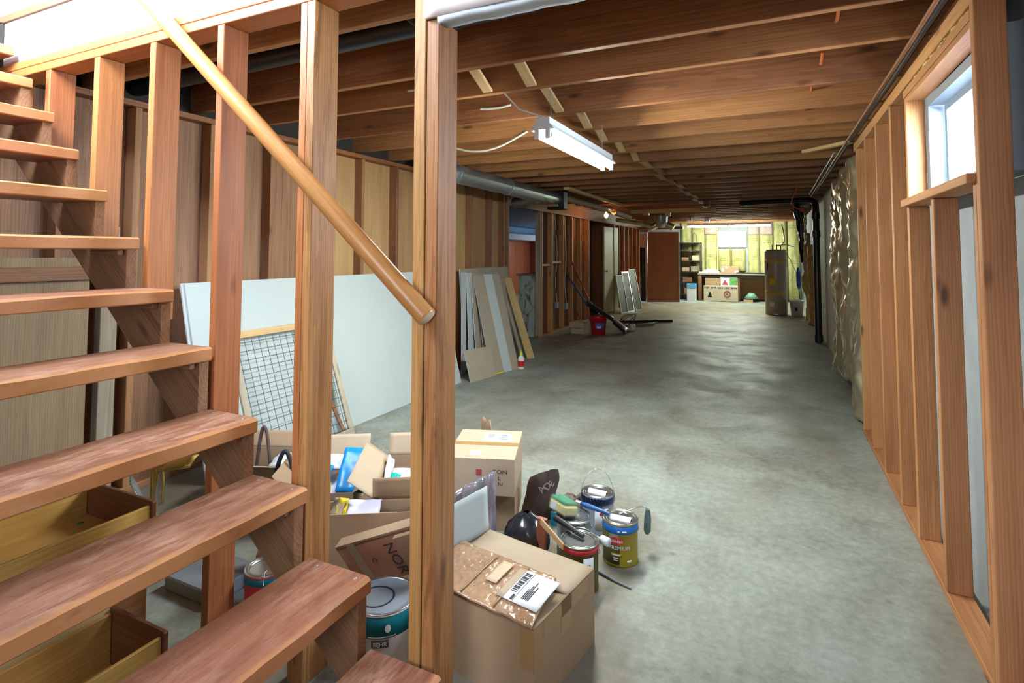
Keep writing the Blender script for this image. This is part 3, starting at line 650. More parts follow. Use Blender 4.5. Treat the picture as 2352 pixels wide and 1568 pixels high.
MB().box(.915, .935, -.018, .018, .02, 2.08).build('edge_strip', M['drywall'], d2_, Md)
M['brass'] = plain('brass', (.60, .42, .12), .25, .9)
MB().lathe([(.028, 0), (.028, .006), (.011, .008), (.011, .035), (.027, .045), (.027, .06), (0, .066)], 14).build('knob', M['brass'], d2_, Md @ frame((.84, -.02, 1.0), (-1, 0, 0), (0, 0, 1)))
for z in (.25, 1.05, 1.85): MB().tube([(0, -.022, z), (0, -.022, z + .09)], .008, 8).build('hinge', M['brass'], d2_, Md)
w3 = thing('window_3', 'narrow glimpse of a bright window beyond the brown door', 'window', (-3.6, 18.4, 1.6), kind='structure')
fr = MB(); fr.box(-4.35, -4.30, 18.44, 18.5, 1.58, 2.15); fr.box(-3.74, -3.70, 18.44, 18.5, 1.58, 2.15); fr.box(-4.3, -3.74, 18.44, 18.5, 1.58, 1.63); fr.box(-4.3, -3.74, 18.44, 18.5, 2.1, 2.15); fr.build('frame', M['alu'], w3)
# ================================================================ things in the hall
def sheet(name, label, cat, bl, br, tr, tl, th, mat, edge=None, group=None, parent=None, back=None):
    """flat sheet with real thickness: four corners of its front face, th = thickness behind it"""
    bl, br, tr, tl = map(Vector, (bl, br, tr, tl)); n = (br - bl).cross(tl - bl).normalized()
    f = [bl, br, tr, tl]; b = [p - n * th for p in f]
    if edge is None:
        o = MB()._add(f + b, [(0, 1, 2, 3), (7, 6, 5, 4), (0, 4, 5, 1), (1, 5, 6, 2), (2, 6, 7, 3), (3, 7, 4, 0)]).build(name, mat, parent)
        return tag(o, label, cat, group) if label else o
    t = thing(name, label, cat, tuple((bl + br) / 2), group)
    MB()._add([p - n * .0012 for p in f] + b, [(7, 6, 5, 4), (0, 4, 5, 1), (1, 5, 6, 2), (2, 6, 7, 3), (3, 7, 4, 0), (0, 1, 2, 3)]).build('core', edge, t)
    MB()._add(f + [p - n * .001 for p in f], [(0, 1, 2, 3), (7, 6, 5, 4), (0, 4, 5, 1), (1, 5, 6, 2), (2, 6, 7, 3), (3, 7, 4, 0)]).build('face_paper', mat, t)
    return t
M['gyp'] = plain('gypsum_edge', (.55, .54, .58), .9, nscale=30, namt=.1)
sheet('drywall_sheet', 'large pale drywall sheet leaning on the left wall, in front of its twin', 'drywall', (-3.20, 2.36, .001), (-3.20, 5.40, .001), (-3.515, 5.42, 1.24), (-3.515, 2.36, 1.24), .012, M['drywall'], M['gyp'], 'long drywall sheets')
sheet('drywall_sheet', 'large drywall sheet hidden behind the front one, only its edge showing', 'drywall', (-3.215, 2.34, .001), (-3.215, 5.38, .001), (-3.53, 5.40, 1.245), (-3.53, 2.34, 1.245), .012, M['drywall'], M['gyp'], 'long drywall sheets')
# framed wire mesh panel leaning on the drywall
mp = thing('wire_mesh_panel', 'wood framed wire mesh panel leaning on the large drywall sheet', 'panel', (-3.1, 3.0, 0))
ya, yb = 2.58, 3.50
def mpt(y, t): return Vector((-3.06 - .33 * t, y, .9 * t + .0))
nrm = Vector((.9, 0, .33)).normalized()
for (a, b, nm) in (((ya, .03), (yb, .03), 'bottom_rail'), ((ya, .97), (yb, .97), 'top_rail')):
    bar(nm, mpt(*a), mpt(*b), .05, .02, M['pine'] if nm == 'top_rail' else M['greywood'], mp, mpt(0, 1) - mpt(0, 0))
for y in (ya + .025, yb - .025): bar('stile', mpt(y, .06), mpt(y, .94), .05, .02, M['greywood'], mp, (0, 1, 0))
bar('brace', mpt(yb - .10, .06), mpt(yb - .30, .94), .03, .015, M['lstud'], mp, (0, 1, 0))
M['wire'] = plain('dark_wire', (.10, .12, .15), .4, .8)
for k in range(1, 15):
    y = ya + .06 * k
    if y < yb - .04: MB().tube([mpt(y, .05) + nrm * .004, mpt(y, .95) + nrm * .004], .0022, 5).build('wire', M['wire'], mp)
for k in range(1, 15): MB().tube([mpt(ya + .04, .065 * k) + nrm * .008, mpt(yb - .04, .065 * k) + nrm * .008], .0022, 5).build('wire', M['wire'], mp)
# offcuts
sheet('drywall_offcut', 'grey backed drywall offcut at the back of the leaning offcuts', 'drywall', (-3.42, 5.86, .001), (-3.40, 7.22, .001), (-3.53, 7.25, 1.255), (-3.53, 5.90, 1.25), .012, M['dwedge'], M['gyp'], 'drywall offcuts')
for i, (y, w, z, x) in enumerate(((5.93, .10, 1.21, -3.36), (6.02, .12, 1.20, -3.30), (6.10, .75, 1.19, -3.24), (6.20, .80, 1.16, -3.18))):
    sheet('drywall_offcut', ['narrow white drywall strip, leftmost behind the striped offcut', 'narrow drywall strip, second behind the striped offcut', 'tall brown backed offcut, third behind the striped one', 'brown backed offcut directly behind the striped one'][i], 'drywall', (x, y - .25, .001), (x, y - .25 + w, .001), (-3.515 + .016 * i, y + w, z), (-3.515 + .016 * i, y, z), .012, M['dwedge'] if i > 1 else M['drywall'], M['gyp'], 'drywall offcuts')
sheet('drywall_offcut', 'small low brown drywall offcut in front of the pile', 'drywall', (-3.10, 5.44, .001), (-2.99, 5.86, .001), (-3.09, 5.90, .34), (-3.20, 5.46, .34), .012, M['dwedge'], M['gyp'], 'drywall offcuts')
st_ = sheet('drywall_offcut', 'brown backed drywall offcut with one broad white stripe', 'drywall', (-3.05, 5.86, .001), (-2.916, 6.34, .001), (-3.356, 6.63, 1.17), (-3.49, 6.15, 1.17), .012, M['dwedge'], M['gyp'], 'drywall offcuts')
c0 = [Vector(p) for p in ((-3.05, 5.86, .001), (-2.916, 6.34, .001), (-3.356, 6.63, 1.17), (-3.49, 6.15, 1.17))]
nn = (c0[1] - c0[0]).cross(c0[3] - c0[0]).normalized() * .0025
lerp = lambda a, b, t: a + (b - a) * t
sheet('white_stripe', None, None, lerp(c0[0], c0[1], .42) + nn, lerp(c0[0], c0[1], .72) + nn, lerp(c0[3], c0[2], .72) + nn, lerp(c0[3], c0[2], .40) + nn, .001, M['drywall'], parent=st_)
M['yellow'] = plain('yellow_tape', (.70, .58, .04), .5)
sheet('yellow_tape', None, None, c0[0] + nn, lerp(c0[0], c0[1], .45) + nn, lerp(lerp(c0[0], c0[1], .45), lerp(c0[3], c0[2], .45), .012) + nn, lerp(c0[0], c0[3], .012) + nn, .001, M['yellow'], parent=st_)
tag(bar('pine_board', (-3.055, 7.02, .0), (-3.505, 7.20, 1.09), .14, .02, M['pine'], None, (.3, .95, 0)), 'pale pine board leaning at the right end of the offcuts', 'board')
tag(bar('pine_strip', (-3.10, 6.86, .0), (-3.50, 7.02, 1.0), .05, .02, M['greywood'], None, (.3, .95, 0)), 'narrow grey batten leaning beside the pale pine board', 'board')
cn = thing('spray_bottle', 'white and red bottle with yellow cap on the floor by the offcuts', 'bottle', (-2.90, 6.36, 0))
M['wplastic'] = plain('white_plastic', (.72, .72, .70), .4); M['red'] = plain('red_plastic', (.55, .012, .02), .35)
MB().lathe([(.036, 0), (.04, .006), (.04, .12), (.034, .145), (.016, .16), (.016, .17)], 18, (-2.90, 6.36, 0)).build('body', M['wplastic'], cn)
MB().lathe([(.0405, .03), (.0408, .032), (.0408, .10), (.0405, .102)], 18, (-2.90, 6.36, 0)).build('label_band', M['red'], cn)
MB().lathe([(.019, .168), (.019, .19), (.012, .20), (.008, .222), (0, .224)], 14, (-2.90, 6.36, 0)).build('cap', M['yellow'], cn)

# bucket group
bk = thing('bucket', 'red plastic bucket with a picture label standing by the partition', 'bucket', (-2.87, 9.62, 0))
c = (-2.87, 9.62, 0)
MB().lathe([(.0, .004), (.115, .0), (.122, .004), (.152, .29), (.16, .292), (.16, .315), (.15, .315), (.145, .29), (.115, .012), (0, .012)], 28, c).build('pail', M['red'], bk)
MB().tube([(c[0] + .158 * math.cos(a), c[1] + .158 * math.sin(a), .285 - .06 * math.sin(a * 1.0)) for a in [math.pi * k / 14 for k in range(15)]], .003, 6).build('bail', M['galv'], bk)
M['bluelabel'] = plain('blue_label', (.08, .12, .42), .5, nscale=30, namt=.5); M['whitelabel'] = plain('white_label', (.80, .80, .82), .6)
def wrap(c, r, a0, a1, z0, z1, name, mat, parent, dr=.001, taper=0.0):
    return MB().slab(lambda u, v: (c[0] + (r + taper * v) * math.cos(a0 + (a1 - a0) * u), c[1] + (r + taper * v) * math.sin(a0 + (a1 - a0) * u), c[2] + z0 + (z1 - z0) * v), 14, 1, (dr * math.cos((a0 + a1) / 2), dr * math.sin((a0 + a1) / 2), 0)).build(name, mat, parent)
wrap(c, .1375, R(-95), R(-30), .10, .22, 'picture_label', M['bluelabel'], bk, .002, .0125); wrap(c, .141, R(-85), R(-55), .12, .16, 'label_patch', M['whitelabel'], bk, .002, .004)
M['bluehandle'] = plain('blue_steel', (.05, .08, .22), .4, .3)
sh = thing('snow_shovel', 'black bladed shovel with a blue handle propped in the red bucket', 'shovel', (-2.75, 9.55, .2))
MB().tube([(-3.475, 9.72, 1.02), (-3.07, 9.60, .52)], .016, 10).build('handle', M['bluehandle'], sh)
MB().slab(lambda u, v: (-3.10 + .50 * u, 9.60 - .03 * u + .02 * math.sin(math.pi * v), .545 - .27 * u - .03 * math.sin(math.pi * v) + .05 * (v - .5)), 8, 8, (0, .10, .02)).build('blade', M['black'], sh)
MB().tube([(-3.48, 9.72, 1.05), (-3.50, 9.73, .99)], .02, 8).build('grip', M['black'], sh)
br_ = thing('broom', 'broom with a red handle leaning on the partition behind the bucket', 'broom', (-3.05, 9.9, .5))
M['redhandle'] = plain('red_painted_handle', (.38, .03, .02), .4)
MB().tube([(-3.60, 10.30, 1.27), (-3.13, 9.93, .55)], .0125, 10).build('handle', M['redhandle'], br_)
MB().tube([(-3.13, 9.93, .55), (-3.08, 9.90, .46), (-2.99, 9.84, .30)], [.02, .05, .09], 10).build('bristles', M['black'], br_)
for i, (z, w) in enumerate(((0, .22), (.105, .25))):
    o = bx('small_carton', -3.12 - w, -3.10, 9.50, 9.78, z + .001, z + .10, M['cardtan'], None, 'x')
    tag(o, ['lower small carton beside the red bucket', 'upper small carton stacked beside the red bucket'][i], 'box', 'small cartons by the bucket')
vc = thing('vacuum_floor_tool', 'black vacuum tool with a tangle of cord on the floor', 'vacuum', (-2.6, 10.2, 0))
MB().slab(lambda u, v: (-2.72 + .30 * u, 10.05 + .3 * v - .3 * u, .14 - .12 * u + .02 * math.sin(math.pi * v)), 6, 6, (0, 0, .05)).build('head', M['black'], vc)
for k in range(3):
    MB().tube([(-2.58 + (.13 + .015 * k) * math.cos(a), 10.55 + .10 * math.sin(a + k), .15 + .12 * math.sin(a * 1 + k * .6) + .01 * k) for a in [2 * math.pi * q / 20 for q in range(20)]], .006, 6, closed=True).build('cord_loop', M['black'] if k else M['copper'], vc)
o = MB().lathe([(.0, 0), (.05, 0), (.06, .03), (.055, .09), (.02, .12), (0, .12)], 16, (-2.42, 10.35, .002)).build('white_jar', M['wplastic']); tag(o, 'small white plastic jar on the floor beside the vacuum tool', 'jar')
tag(MB().tube([(-2.95, 11.30, .03), (-1.97, 11.99, .03)], .026, 10).build('black_floor_pipe', M['abs']), 'straight black pipe lying on the floor pointing right', 'pipe')
tag(MB().tube([(-2.80, 10.95, .032), (-2.55, 10.95, .032), (-2.35, 11.10, .032), (-2.22, 11.35, .032)], .027, 10).build('grey_hose', M['galv']), 'short curved grey hose lying in front of the black pipe', 'hose')
tag(MB().tube([(-3.0, 11.15, .02), (-2.7, 11.2, .02), (-2.35, 11.42, .02)], .018, 10).build('black_hose', M['abs']), 'thin black hose lying between the pipe and grey hose', 'hose')
# screens leaning further back
M['screen'] = clear('insect_screen', (.45, .45, .42), .06, .4, .45, (.25, .25, .23)); M['sframe'] = plain('pale_screen_frame', (.45, .43, .36), .5)
for i, (y0, x0, h, mt) in enumerate(((13.05, -3.33, .90, 'sframe'), (13.36, -3.25, .98, 'galv'), (13.74, -3.14, 1.04, 'sframe'))):
    t = thing('window_screen', ['shortest grey window screen leaning on the far partition', 'middle grey window screen leaning on the far partition', 'tallest pale framed window screen leaning on the far partition'][i], 'screen', (x0, y0, 0), 'window screens')
    p = lambda u, v: Vector((x0 + .10 * u - (.26 + .02 * i) * v, y0 + .32 * u + .5 * v, h * v))
    up = p(0, 1) - p(0, 0); ac = p(1, 0) - p(0, 0)
    for a, b, wdv in ((p(0, .02), p(1, .02), up), (p(0, .98), p(1, .98), up), (p(.05, 0), p(.05, 1), ac), (p(.95, 0), p(.95, 1), ac)): bar('frame_bar', a, b, .035, .018, M[mt], t, wdv)
    sheet('mesh', None, None, p(.06, .03), p(.94, .03), p(.94, .97), p(.06, .97), .003, M['screen'], parent=t)
# painted cabinet in the opening
tc = thing('painted_cabinet', 'narrow cabinet with flaking pale green paint in the den opening', 'cabinet', (-3.85, 8.95, 0))
def flaky():
    N = NT('flaking_green_paint'); v = N.coord(); n = N.noise(N.map(v, (9, 9, 4)), 1.0, 5, .4, .7)
    return N.fin(N.ramp(n, [(.40, (.12, .08, .06)), (.47, (.36, .42, .36)), (.7, (.50, .60, .54))]), .6)
M['flaky'] = flaky()
MB().box(-4.06, -3.74, 8.80, 9.2, 0, 1.05, .004).build('body', M['flaky'], tc); MB().box(-4.10, -3.735, 8.78, 9.22, 1.052, 1.085, .006).build('top', M['greywood'], tc); MB().box(-3.742, -3.735, 8.84, 9.16, .1, .98).build('side_panel', M['flaky'], tc)

# ---------------- far end
wh = thing('water_heater', 'tall grey water heater held by two yellow tape straps', 'water heater', (.02, 14.62, 0))
M['heater'] = plain('heater_grey_enamel', (.42, .38, .33), .35, .1); M['tape'] = plain('yellow_strap', (.62, .42, .12), .5); M['ylabel'] = plain('yellow_energy_label', (.75, .58, .01), .5)
c = (.02, 14.66, 0)
MB().lathe([(.0, .02), (.235, .02), (.24, .03), (.24, 1.50), (.232, 1.53), (.20, 1.545), (0, 1.55)], 36, c).build('tank', M['heater'], wh)
MB().lathe([(.2405, .48), (.243, .482), (.243, .555), (.2405, .557)], 36, c).build('strap', M['tape'], wh); MB().lathe([(.2405, 1.23), (.243, 1.232), (.243, 1.31), (.2405, 1.312)], 36, c).build('strap', M['tape'], wh)
MB().lathe([(.242, .01), (.242, .05), (.2405, .052)], 36, c).build('base_ring', M['galv'], wh)
wrap(c, .242, R(-125), R(-95), .72, .92, 'energy_label', M['ylabel'], wh, .002); wrap(c, .242, R(-150), R(-128), .62, .95, 'paper_label', M['cardtan'], wh, .002); wrap(c, .242, R(-125), R(-100), .20, .34, 'access_panel', M['whitelabel'], wh, .004); wrap(c, .242, R(-140), R(-132), 1.05, 1.24, 'warning_label', M['black'], wh, .002)
MB().box(.0, .05, 14.385, 14.42, 1.24, 1.30, .006).build('buckle', M['ylabel'], wh); MB().box(.13, .17, 14.40, 14.45, .50, .55, .006).build('buckle', M['ylabel'], wh)
for x in (-.06, .03, .12): MB().tube([(c[0] + x, c[1], 1.53), (c[0] + x, c[1], 1.66)], .014, 8).build('nipple', M['copper'], wh)
MB().tube([(c[0] + .03, c[1], 1.64), (.25, 14.7, 1.66), (.42, 14.9, 1.62)], .012, 8).build('supply_hose', M['galv'], wh); MB().tube([(c[0] + .12, c[1], 1.64), (.22, 14.66, 1.75), (.20, 14.7, 2.0), (.17, 14.75, 2.15)], .014, 8).build('flex_connector', M['brass'], wh)
MB().tube([(.20, 14.60, 1.56), (.36, 14.5, 1.25), (.46, 14.45, .98)], .006, 6).build('cable', M['black'], wh)

bench = thing('workbench', 'long workbench with a dark top against the insulated wall', 'workbench', (-1.2, 18.2, 0))
bx('top', -2.16, -.20, 17.92, 18.42, .80, .845, M['greywood'], bench, 'x'); bx('apron', -2.13, -.22, 17.94, 17.97, .72, .80, M['black'], bench, 'x')
for x in (-2.15, -.26): bx('leg', x, x + .10, 17.94, 18.02, 0, .80, M['lstud'], bench, 'z'); bx('leg', x, x + .09, 18.32, 18.40, 0, .80, M['lstud'], bench, 'z')
bx('back_panel', -2.1, -.2, 18.38, 18.41, .05, .72, M['lstud'], bench, 'x'); bx('post', -1.02, -.96, 17.96, 18.02, .0, .72, M['lstud'], bench, 'z')
lb = thing('long_carton', 'long printed white carton lying under the workbench', 'box', (-1.5, 17.85, 0))
M['printcard'] = plain('printed_white_card', (.62, .52, .38), .7, nscale=5, namt=.15)
MB().box(-1.97, -1.0, 17.72, 17.90, .01, .47, .006).build('carton', M['printcard'], lb)
pm = MB()   # a row of blurred printed characters
for k in range(24):
    if k % 5 != 4: pm.box(-1.945 + .0385 * k, -1.945 + .0385 * k + .016 + .006 * (k % 3), 17.717, 17.7192, .395, .44 - .004 * (k % 2))
tag(pm.build('printed_marks', M['black'], lb), kind='stuff')
MB().prism([(-1.86, .12), (-1.72, .12), (-1.79, .31)], 0, .0015).build('tree_mark', M['black'], lb, Matrix(((1, 0, 0, 0), (0, 0, -1, 17.7185), (0, 1, 0, 0), (0, 0, 0, 1))))
M['redprint'] = plain('dark_red_print', (.35, .05, .07), .6)
MB().tube([(-1.30 + .085 * math.cos(a), 17.718, .24 + .085 * math.sin(a)) for a in [2 * math.pi * k / 20 for k in range(20)]], .010, 6, closed=True).build('round_logo', M['redprint'], lb); MB().tube([(-1.33, 17.718, .20), (-1.30, 17.718, .29), (-1.27, 17.718, .20)], .010, 5).build('logo_mark', M['redprint'], lb)
o = bx('brown_carton', -1.95, -1.52, 17.93, 18.2, .0, .70, M['card'], None, 'x'); tag(o, 'plain brown carton behind the long printed carton', 'box')
t = thing('picture_carton', 'carton with a tent and forest picture above the long carton', 'box', (-1.3, 17.98, .48))
MB().box(-1.50, -1.02, 17.93, 18.25, 0.0, .72, .005).build('carton', M['whitelabel'], t)
M['forest'] = plain('green_forest_print', (.10, .30, .08), .6, nscale=12, namt=.8)
MB().box(-1.24, -1.03, 17.926, 17.929, .50, .71).build('forest_print', M['forest'], t); MB().prism([(-1.46, .50), (-1.28, .50), (-1.37, .66)], 0, .003).build('tent_print', M['redprint'], t, Matrix(((1, 0, 0, 0), (0, 0, -1, 17.929), (0, 1, 0, 0), (0, 0, 0, 1))))
t = thing('green_lamp', 'pale green lamp shade standing under the right end of the bench', 'lamp', (-.65, 18.0, 0))
M['celadon'] = plain('pale_green_glass', (.18, .34, .26), .4)
MB().lathe([(.20, .10), (.21, .105), (.11, .22), (.07, .27), (.06, .27), (.10, .215), (.19, .11)], 20, (-.65, 18.12, 0)).build('shade', M['celadon'], t); MB().lathe([(.14, 0), (.14, .02), (.02, .035), (.02, .20), (0, .2)], 16, (-.65, 18.12, 0)).build('base', M['black'], t)
o = bx('wood_offcut', -.86, -.60, 17.90, 17.96, 0, .07, M['pine'], None, 'x'); tag(o, 'short pine offcut on the floor under the workbench', 'offcut')
# on the bench
o = MB().slab(lambda u, v: (-2.04 + .50 * u, 17.98 + .36 * v, .855 + (.10 + .06 * nz(u * 6, v * 4)) * math.sin(math.pi * u) ** .4 * math.sin(math.pi * v) ** .5 + .035 * nz(u * 14, v * 10, 3)), 40, 16, (0, 0, -.006)).build('crumpled_plastic', clear('milky_plastic', (.9, 1, .95), .3, .15, .6, (.85, .95, .90))); tag(o, 'crumpled heap of clear plastic sheeting on the workbench', 'plastic')
o = MB().box(-1.50, -.98, 18.05, 18.35, .848, 1.06, .005).build('bench_carton', M['card']); tag(o, 'flat brown carton with white labels on the workbench', 'box')
for x, z, w, h in ((-1.47, .90, .06, .10), (-1.10, .87, .10, .06), (-1.36, 1.0, .07, .04)): MB().box(x, x + w, 18.046, 18.0495, z, z + h).build('sticker', M['whitelabel'], o)
o = MB().box(-1.05, -.22, 17.95, 18.03, .848, .885, .005).build('dark_board', M['abs']); tag(o, 'long dark board lying along the front of the workbench', 'board')
o = MB().box(-2.12, -1.92, 17.93, 17.975, .848, .885, .004).build('white_tray', M['whitelabel']); tag(o, 'small white tray at the left corner of the workbench', 'tray')
# metal shelving
sv = thing('metal_shelving', 'dark metal shelving unit in the far left corner', 'shelf', (-2.4, 18.2, 0))
M['dmetal'] = plain('dark_shelf_metal', (.05, .045, .04), .5, .4)
for x in (-2.72, -2.11):
    for y in (18.05, 18.40): bx('upright', x, x + .03, y, y + .03, 0, 1.80, M['dmetal'], sv, 'z')
for z in (.15, .52, .86, 1.20, 1.52, 1.77): bx('shelf', -2.72, -2.08, 18.05, 18.43, z, z + .025, M['dmetal'], sv, 'x')
for i, (x, z, w, h, mt) in enumerate(((-2.66, .885, .22, .12, 'card'), (-2.38, .885, .20, .16, 'greywood'), (-2.64, .545, .28, .15, 'lstud'), (-2.66, 1.225, .2, .1, 'ply_dark'), (-2.34, 1.225, .2, .16, 'cardtan'), (-2.6, .175, .3, .2, 'lstud'))):
    o = bx('storage_box', x, x + w, 18.10, 18.36, z + .001, z + h, M[mt], None, 'x'); tag(o, ['brown box on the middle shelf of the metal unit', 'grey box at right on the middle shelf of the metal unit', 'dark box on the low shelf of the metal unit', 'dark box at left on the upper shelf of the metal unit', 'tan box at right on the upper shelf of the metal unit', 'dark box on the bottom shelf of the metal unit'][i], 'box', 'boxes on the metal shelving')
MB().tube([(-2.33, 18.1, 1.80), (-2.33, 18.1, 2.0), (-2.27, 18.1, 2.10), (-2.20, 18.1, 2.0), (-2.20, 18.1, 1.80)], .01, 8).build('wire_hoop', M['dmetal'], sv)
t = thing('foam_cooler', 'white foam cooler with a blue lid label beside the workbench', 'cooler', (-2.3, 17.65, 0))
M['sky'] = plain('sky_blue_label', (.14, .42, .72), .5)
MB().box(-2.45, -2.19, 17.62, 17.85, 0, .38, .008).build('body', M['whitelabel'], t); MB().box(-2.455, -2.185, 17.615, 17.855, .382, .52, .008).build('lid', M['sky'], t)
# white bucket and blue thing on the right
t = thing('white_bucket', 'white plastic bucket with a dark mark near the water heater', 'bucket', (.45, 14.55, 0))
MB().lathe([(.0, .004), (.12, 0), (.148, .33), (.155, .335), (.155, .36), (.146, .36), (.14, .33), (.115, .012), (0, .012)], 24, (.45, 14.55, 0)).build('pail', M['wplastic'], t)
wrap((.45, 14.55, 0), .131, R(-110), R(-85), .12, .20, 'mark', M['black'], t, .003, .004)
t = thing('blue_umbrella', 'furled blue umbrella hanging by the torn insulation', 'umbrella', (.5, 14.75, .6))
M['bluecloth'] = plain('blue_cloth', (.05, .10, .35), .7)
MB().tube([(.50, 14.78, 1.12), (.505, 14.78, .95), (.51, 14.78, .68), (.515, 14.78, .60)], [.02, .055, .045, .012], 10).build('canopy', M['bluecloth'], t); MB().tube([(.515, 14.78, .61), (.52, 14.78, .40), (.53, 14.78, .37), (.54, 14.78, .40)], .008, 6).build('handle', M['black'], t); MB().tube([(.50, 14.78, 1.11), (.50, 14.78, 1.36), (.66, 14.78, 1.40)], .006, 6).build('hook', M['galv'], t)

# ---------------- insulation and coverings on the right wall
M['foilgold'] = plain('foil_facing', (.72, .64, .44), .30, .8, nscale=9, namt=.2); M['wool'] = plain('yellow_glass_wool', (.50, .38, .12), .95, nscale=20, namt=.3, bump=.4)
for i, (a, b, z0) in enumerate(((5.50, 6.12, .03), (6.14, 6.86, .22), (6.88, 7.75, .10))):
    t = thing('foil_insulation_batt', ['crinkled foil insulation batt nearest the open studs', 'middle foil insulation batt on the right wall', 'farthest foil insulation batt on the right wall'][i], 'insulation', (.68, (a + b) / 2, 0), 'foil faced batts on the right wall')
    def fn(u, v, a=a, b=b, z0=z0, i=i):
        y = a + (b - a) * u; z = z0 + (2.30 - z0) * v
        edge = math.sin(math.pi * u) ** .6
        return (.70 - .09 * edge - .05 * nz(u * 2.5 + i, z * 2.2, i) - .026 * nz(u * 9, z * 8, i + 3) - .014 * nz(u * 22, z * 19, 7), y + .03 * nz(z * 2, i), z)
    MB().slab(fn, 26, 80, (.004, 0, 0)).build('foil_facing', M['foilgold'], t)
    MB().slab(lambda u, v, f=fn: (.745 + .012 * nz(u * 5, v * 9), f(u, v)[1], f(u, v)[2] - .015), 6, 16, (.012, 0, 0)).build('wool', M['wool'], t)
    MB().slab(lambda u, v, f=fn, a=a, b=b, z0=z0: (.70 + .01 * nz(u * 7, v * 3) - .05 * v, a + .08 + (b - a - .16) * u, z0 + .02 + .16 * v + .03 * nz(u * 6, 2)), 10, 4, (.03, 0, 0)).build('loose_wool', M['wool'], t)
M['beigeply'] = plain('beige_board', (.50, .45, .32), .75, nscale=4, namt=.15)
for i, y in enumerate((7.80, 8.60, 9.40, 10.20, 11.0)):
    o = MB().box(.735, .767, y, y + .79, 0, 2.38, .004).build('wall_board', M['beigeply'], wr)
t = thing('torn_insulation', 'torn brown kraft insulation hanging in tatters on the far right wall', 'insulation', (.6, 13, 0))
M['brownkraft'] = plain('brown_kraft_paper', (.46, .28, .10), .7, nscale=8, namt=.4)
def torn(y, x, z0, z1, w, seed, mat, name):
    def fn(u, v):
        z = z0 + (z1 - z0) * v; a = (u - .5) * w * (.45 + 1.3 * abs(nz(z * 3.1, seed))) * (1.25 - .5 * v)
        return (x - .10 * math.cos((u - .5) * 3) - .10 * nz(z * 1.8, seed, 2) - .02 * nz(u * 8, z * 9, seed), y + a + .30 * nz(z * 1.6, seed + 4), z + .05 * nz(u * 6, seed, 3))
    return MB().slab(fn, 14, 44, (.03, .0, .0)).build(name, mat, t)
torn(12.8, .70, .02, 1.62, .45, 3, M['brownkraft'], 'kraft_sheet'); torn(13.35, .68, .05, 1.35, .35, 8, M['wool'], 'wool_sheet'); torn(13.9, .70, .6, 1.9, .3, 12, M['brownkraft'], 'kraft_sheet'); torn(13.2, .66, .95, 1.35, .4, 17, M['pinkwool'], 'wool_tuft')
t = thing('black_plastic_sheet', 'shiny black plastic sheet hanging from the joists at far right', 'plastic', (.55, 14.2, 1.5))
M['poly'] = plain('black_polythene', (.012, .014, .02), .18, spec=.7)
MB().slab(lambda u, v: (.44 + .16 * u + .05 * nz(u * 5, v * 3) + .10 * (1 - v), 14.05 + .25 * math.sin(u * 9) * .3 + .06 * nz(u * 7, v * 5), 1.25 + 1.15 * v), 20, 24, (.0, .012, 0)).build('sheet', M['poly'], t)
MB().slab(lambda u, v: (.60 + .06 * u + .02 * nz(u * 9, v * 6), 13.75 + .05 * nz(u * 7, v * 5), 1.62 + .75 * v), 10, 16, (.0, .012, 0)).build('bright_fold', M['foil'], t)
# small stuffing above the right window
M['foam'] = plain('yellow_foam', (.55, .45, .16), .9, nscale=25, namt=.3, bump=.5)
MB().slab(lambda u, v: (.64 - .02 * abs(nz(u * 9, v * 3)) - .012 * nz(u * 25, v * 8), 2.42 + 1.0 * u, 2.303 + .012 * v), 50, 3, (.09, 0, 0)).build('stuffed_foam', M['foam'], wr)
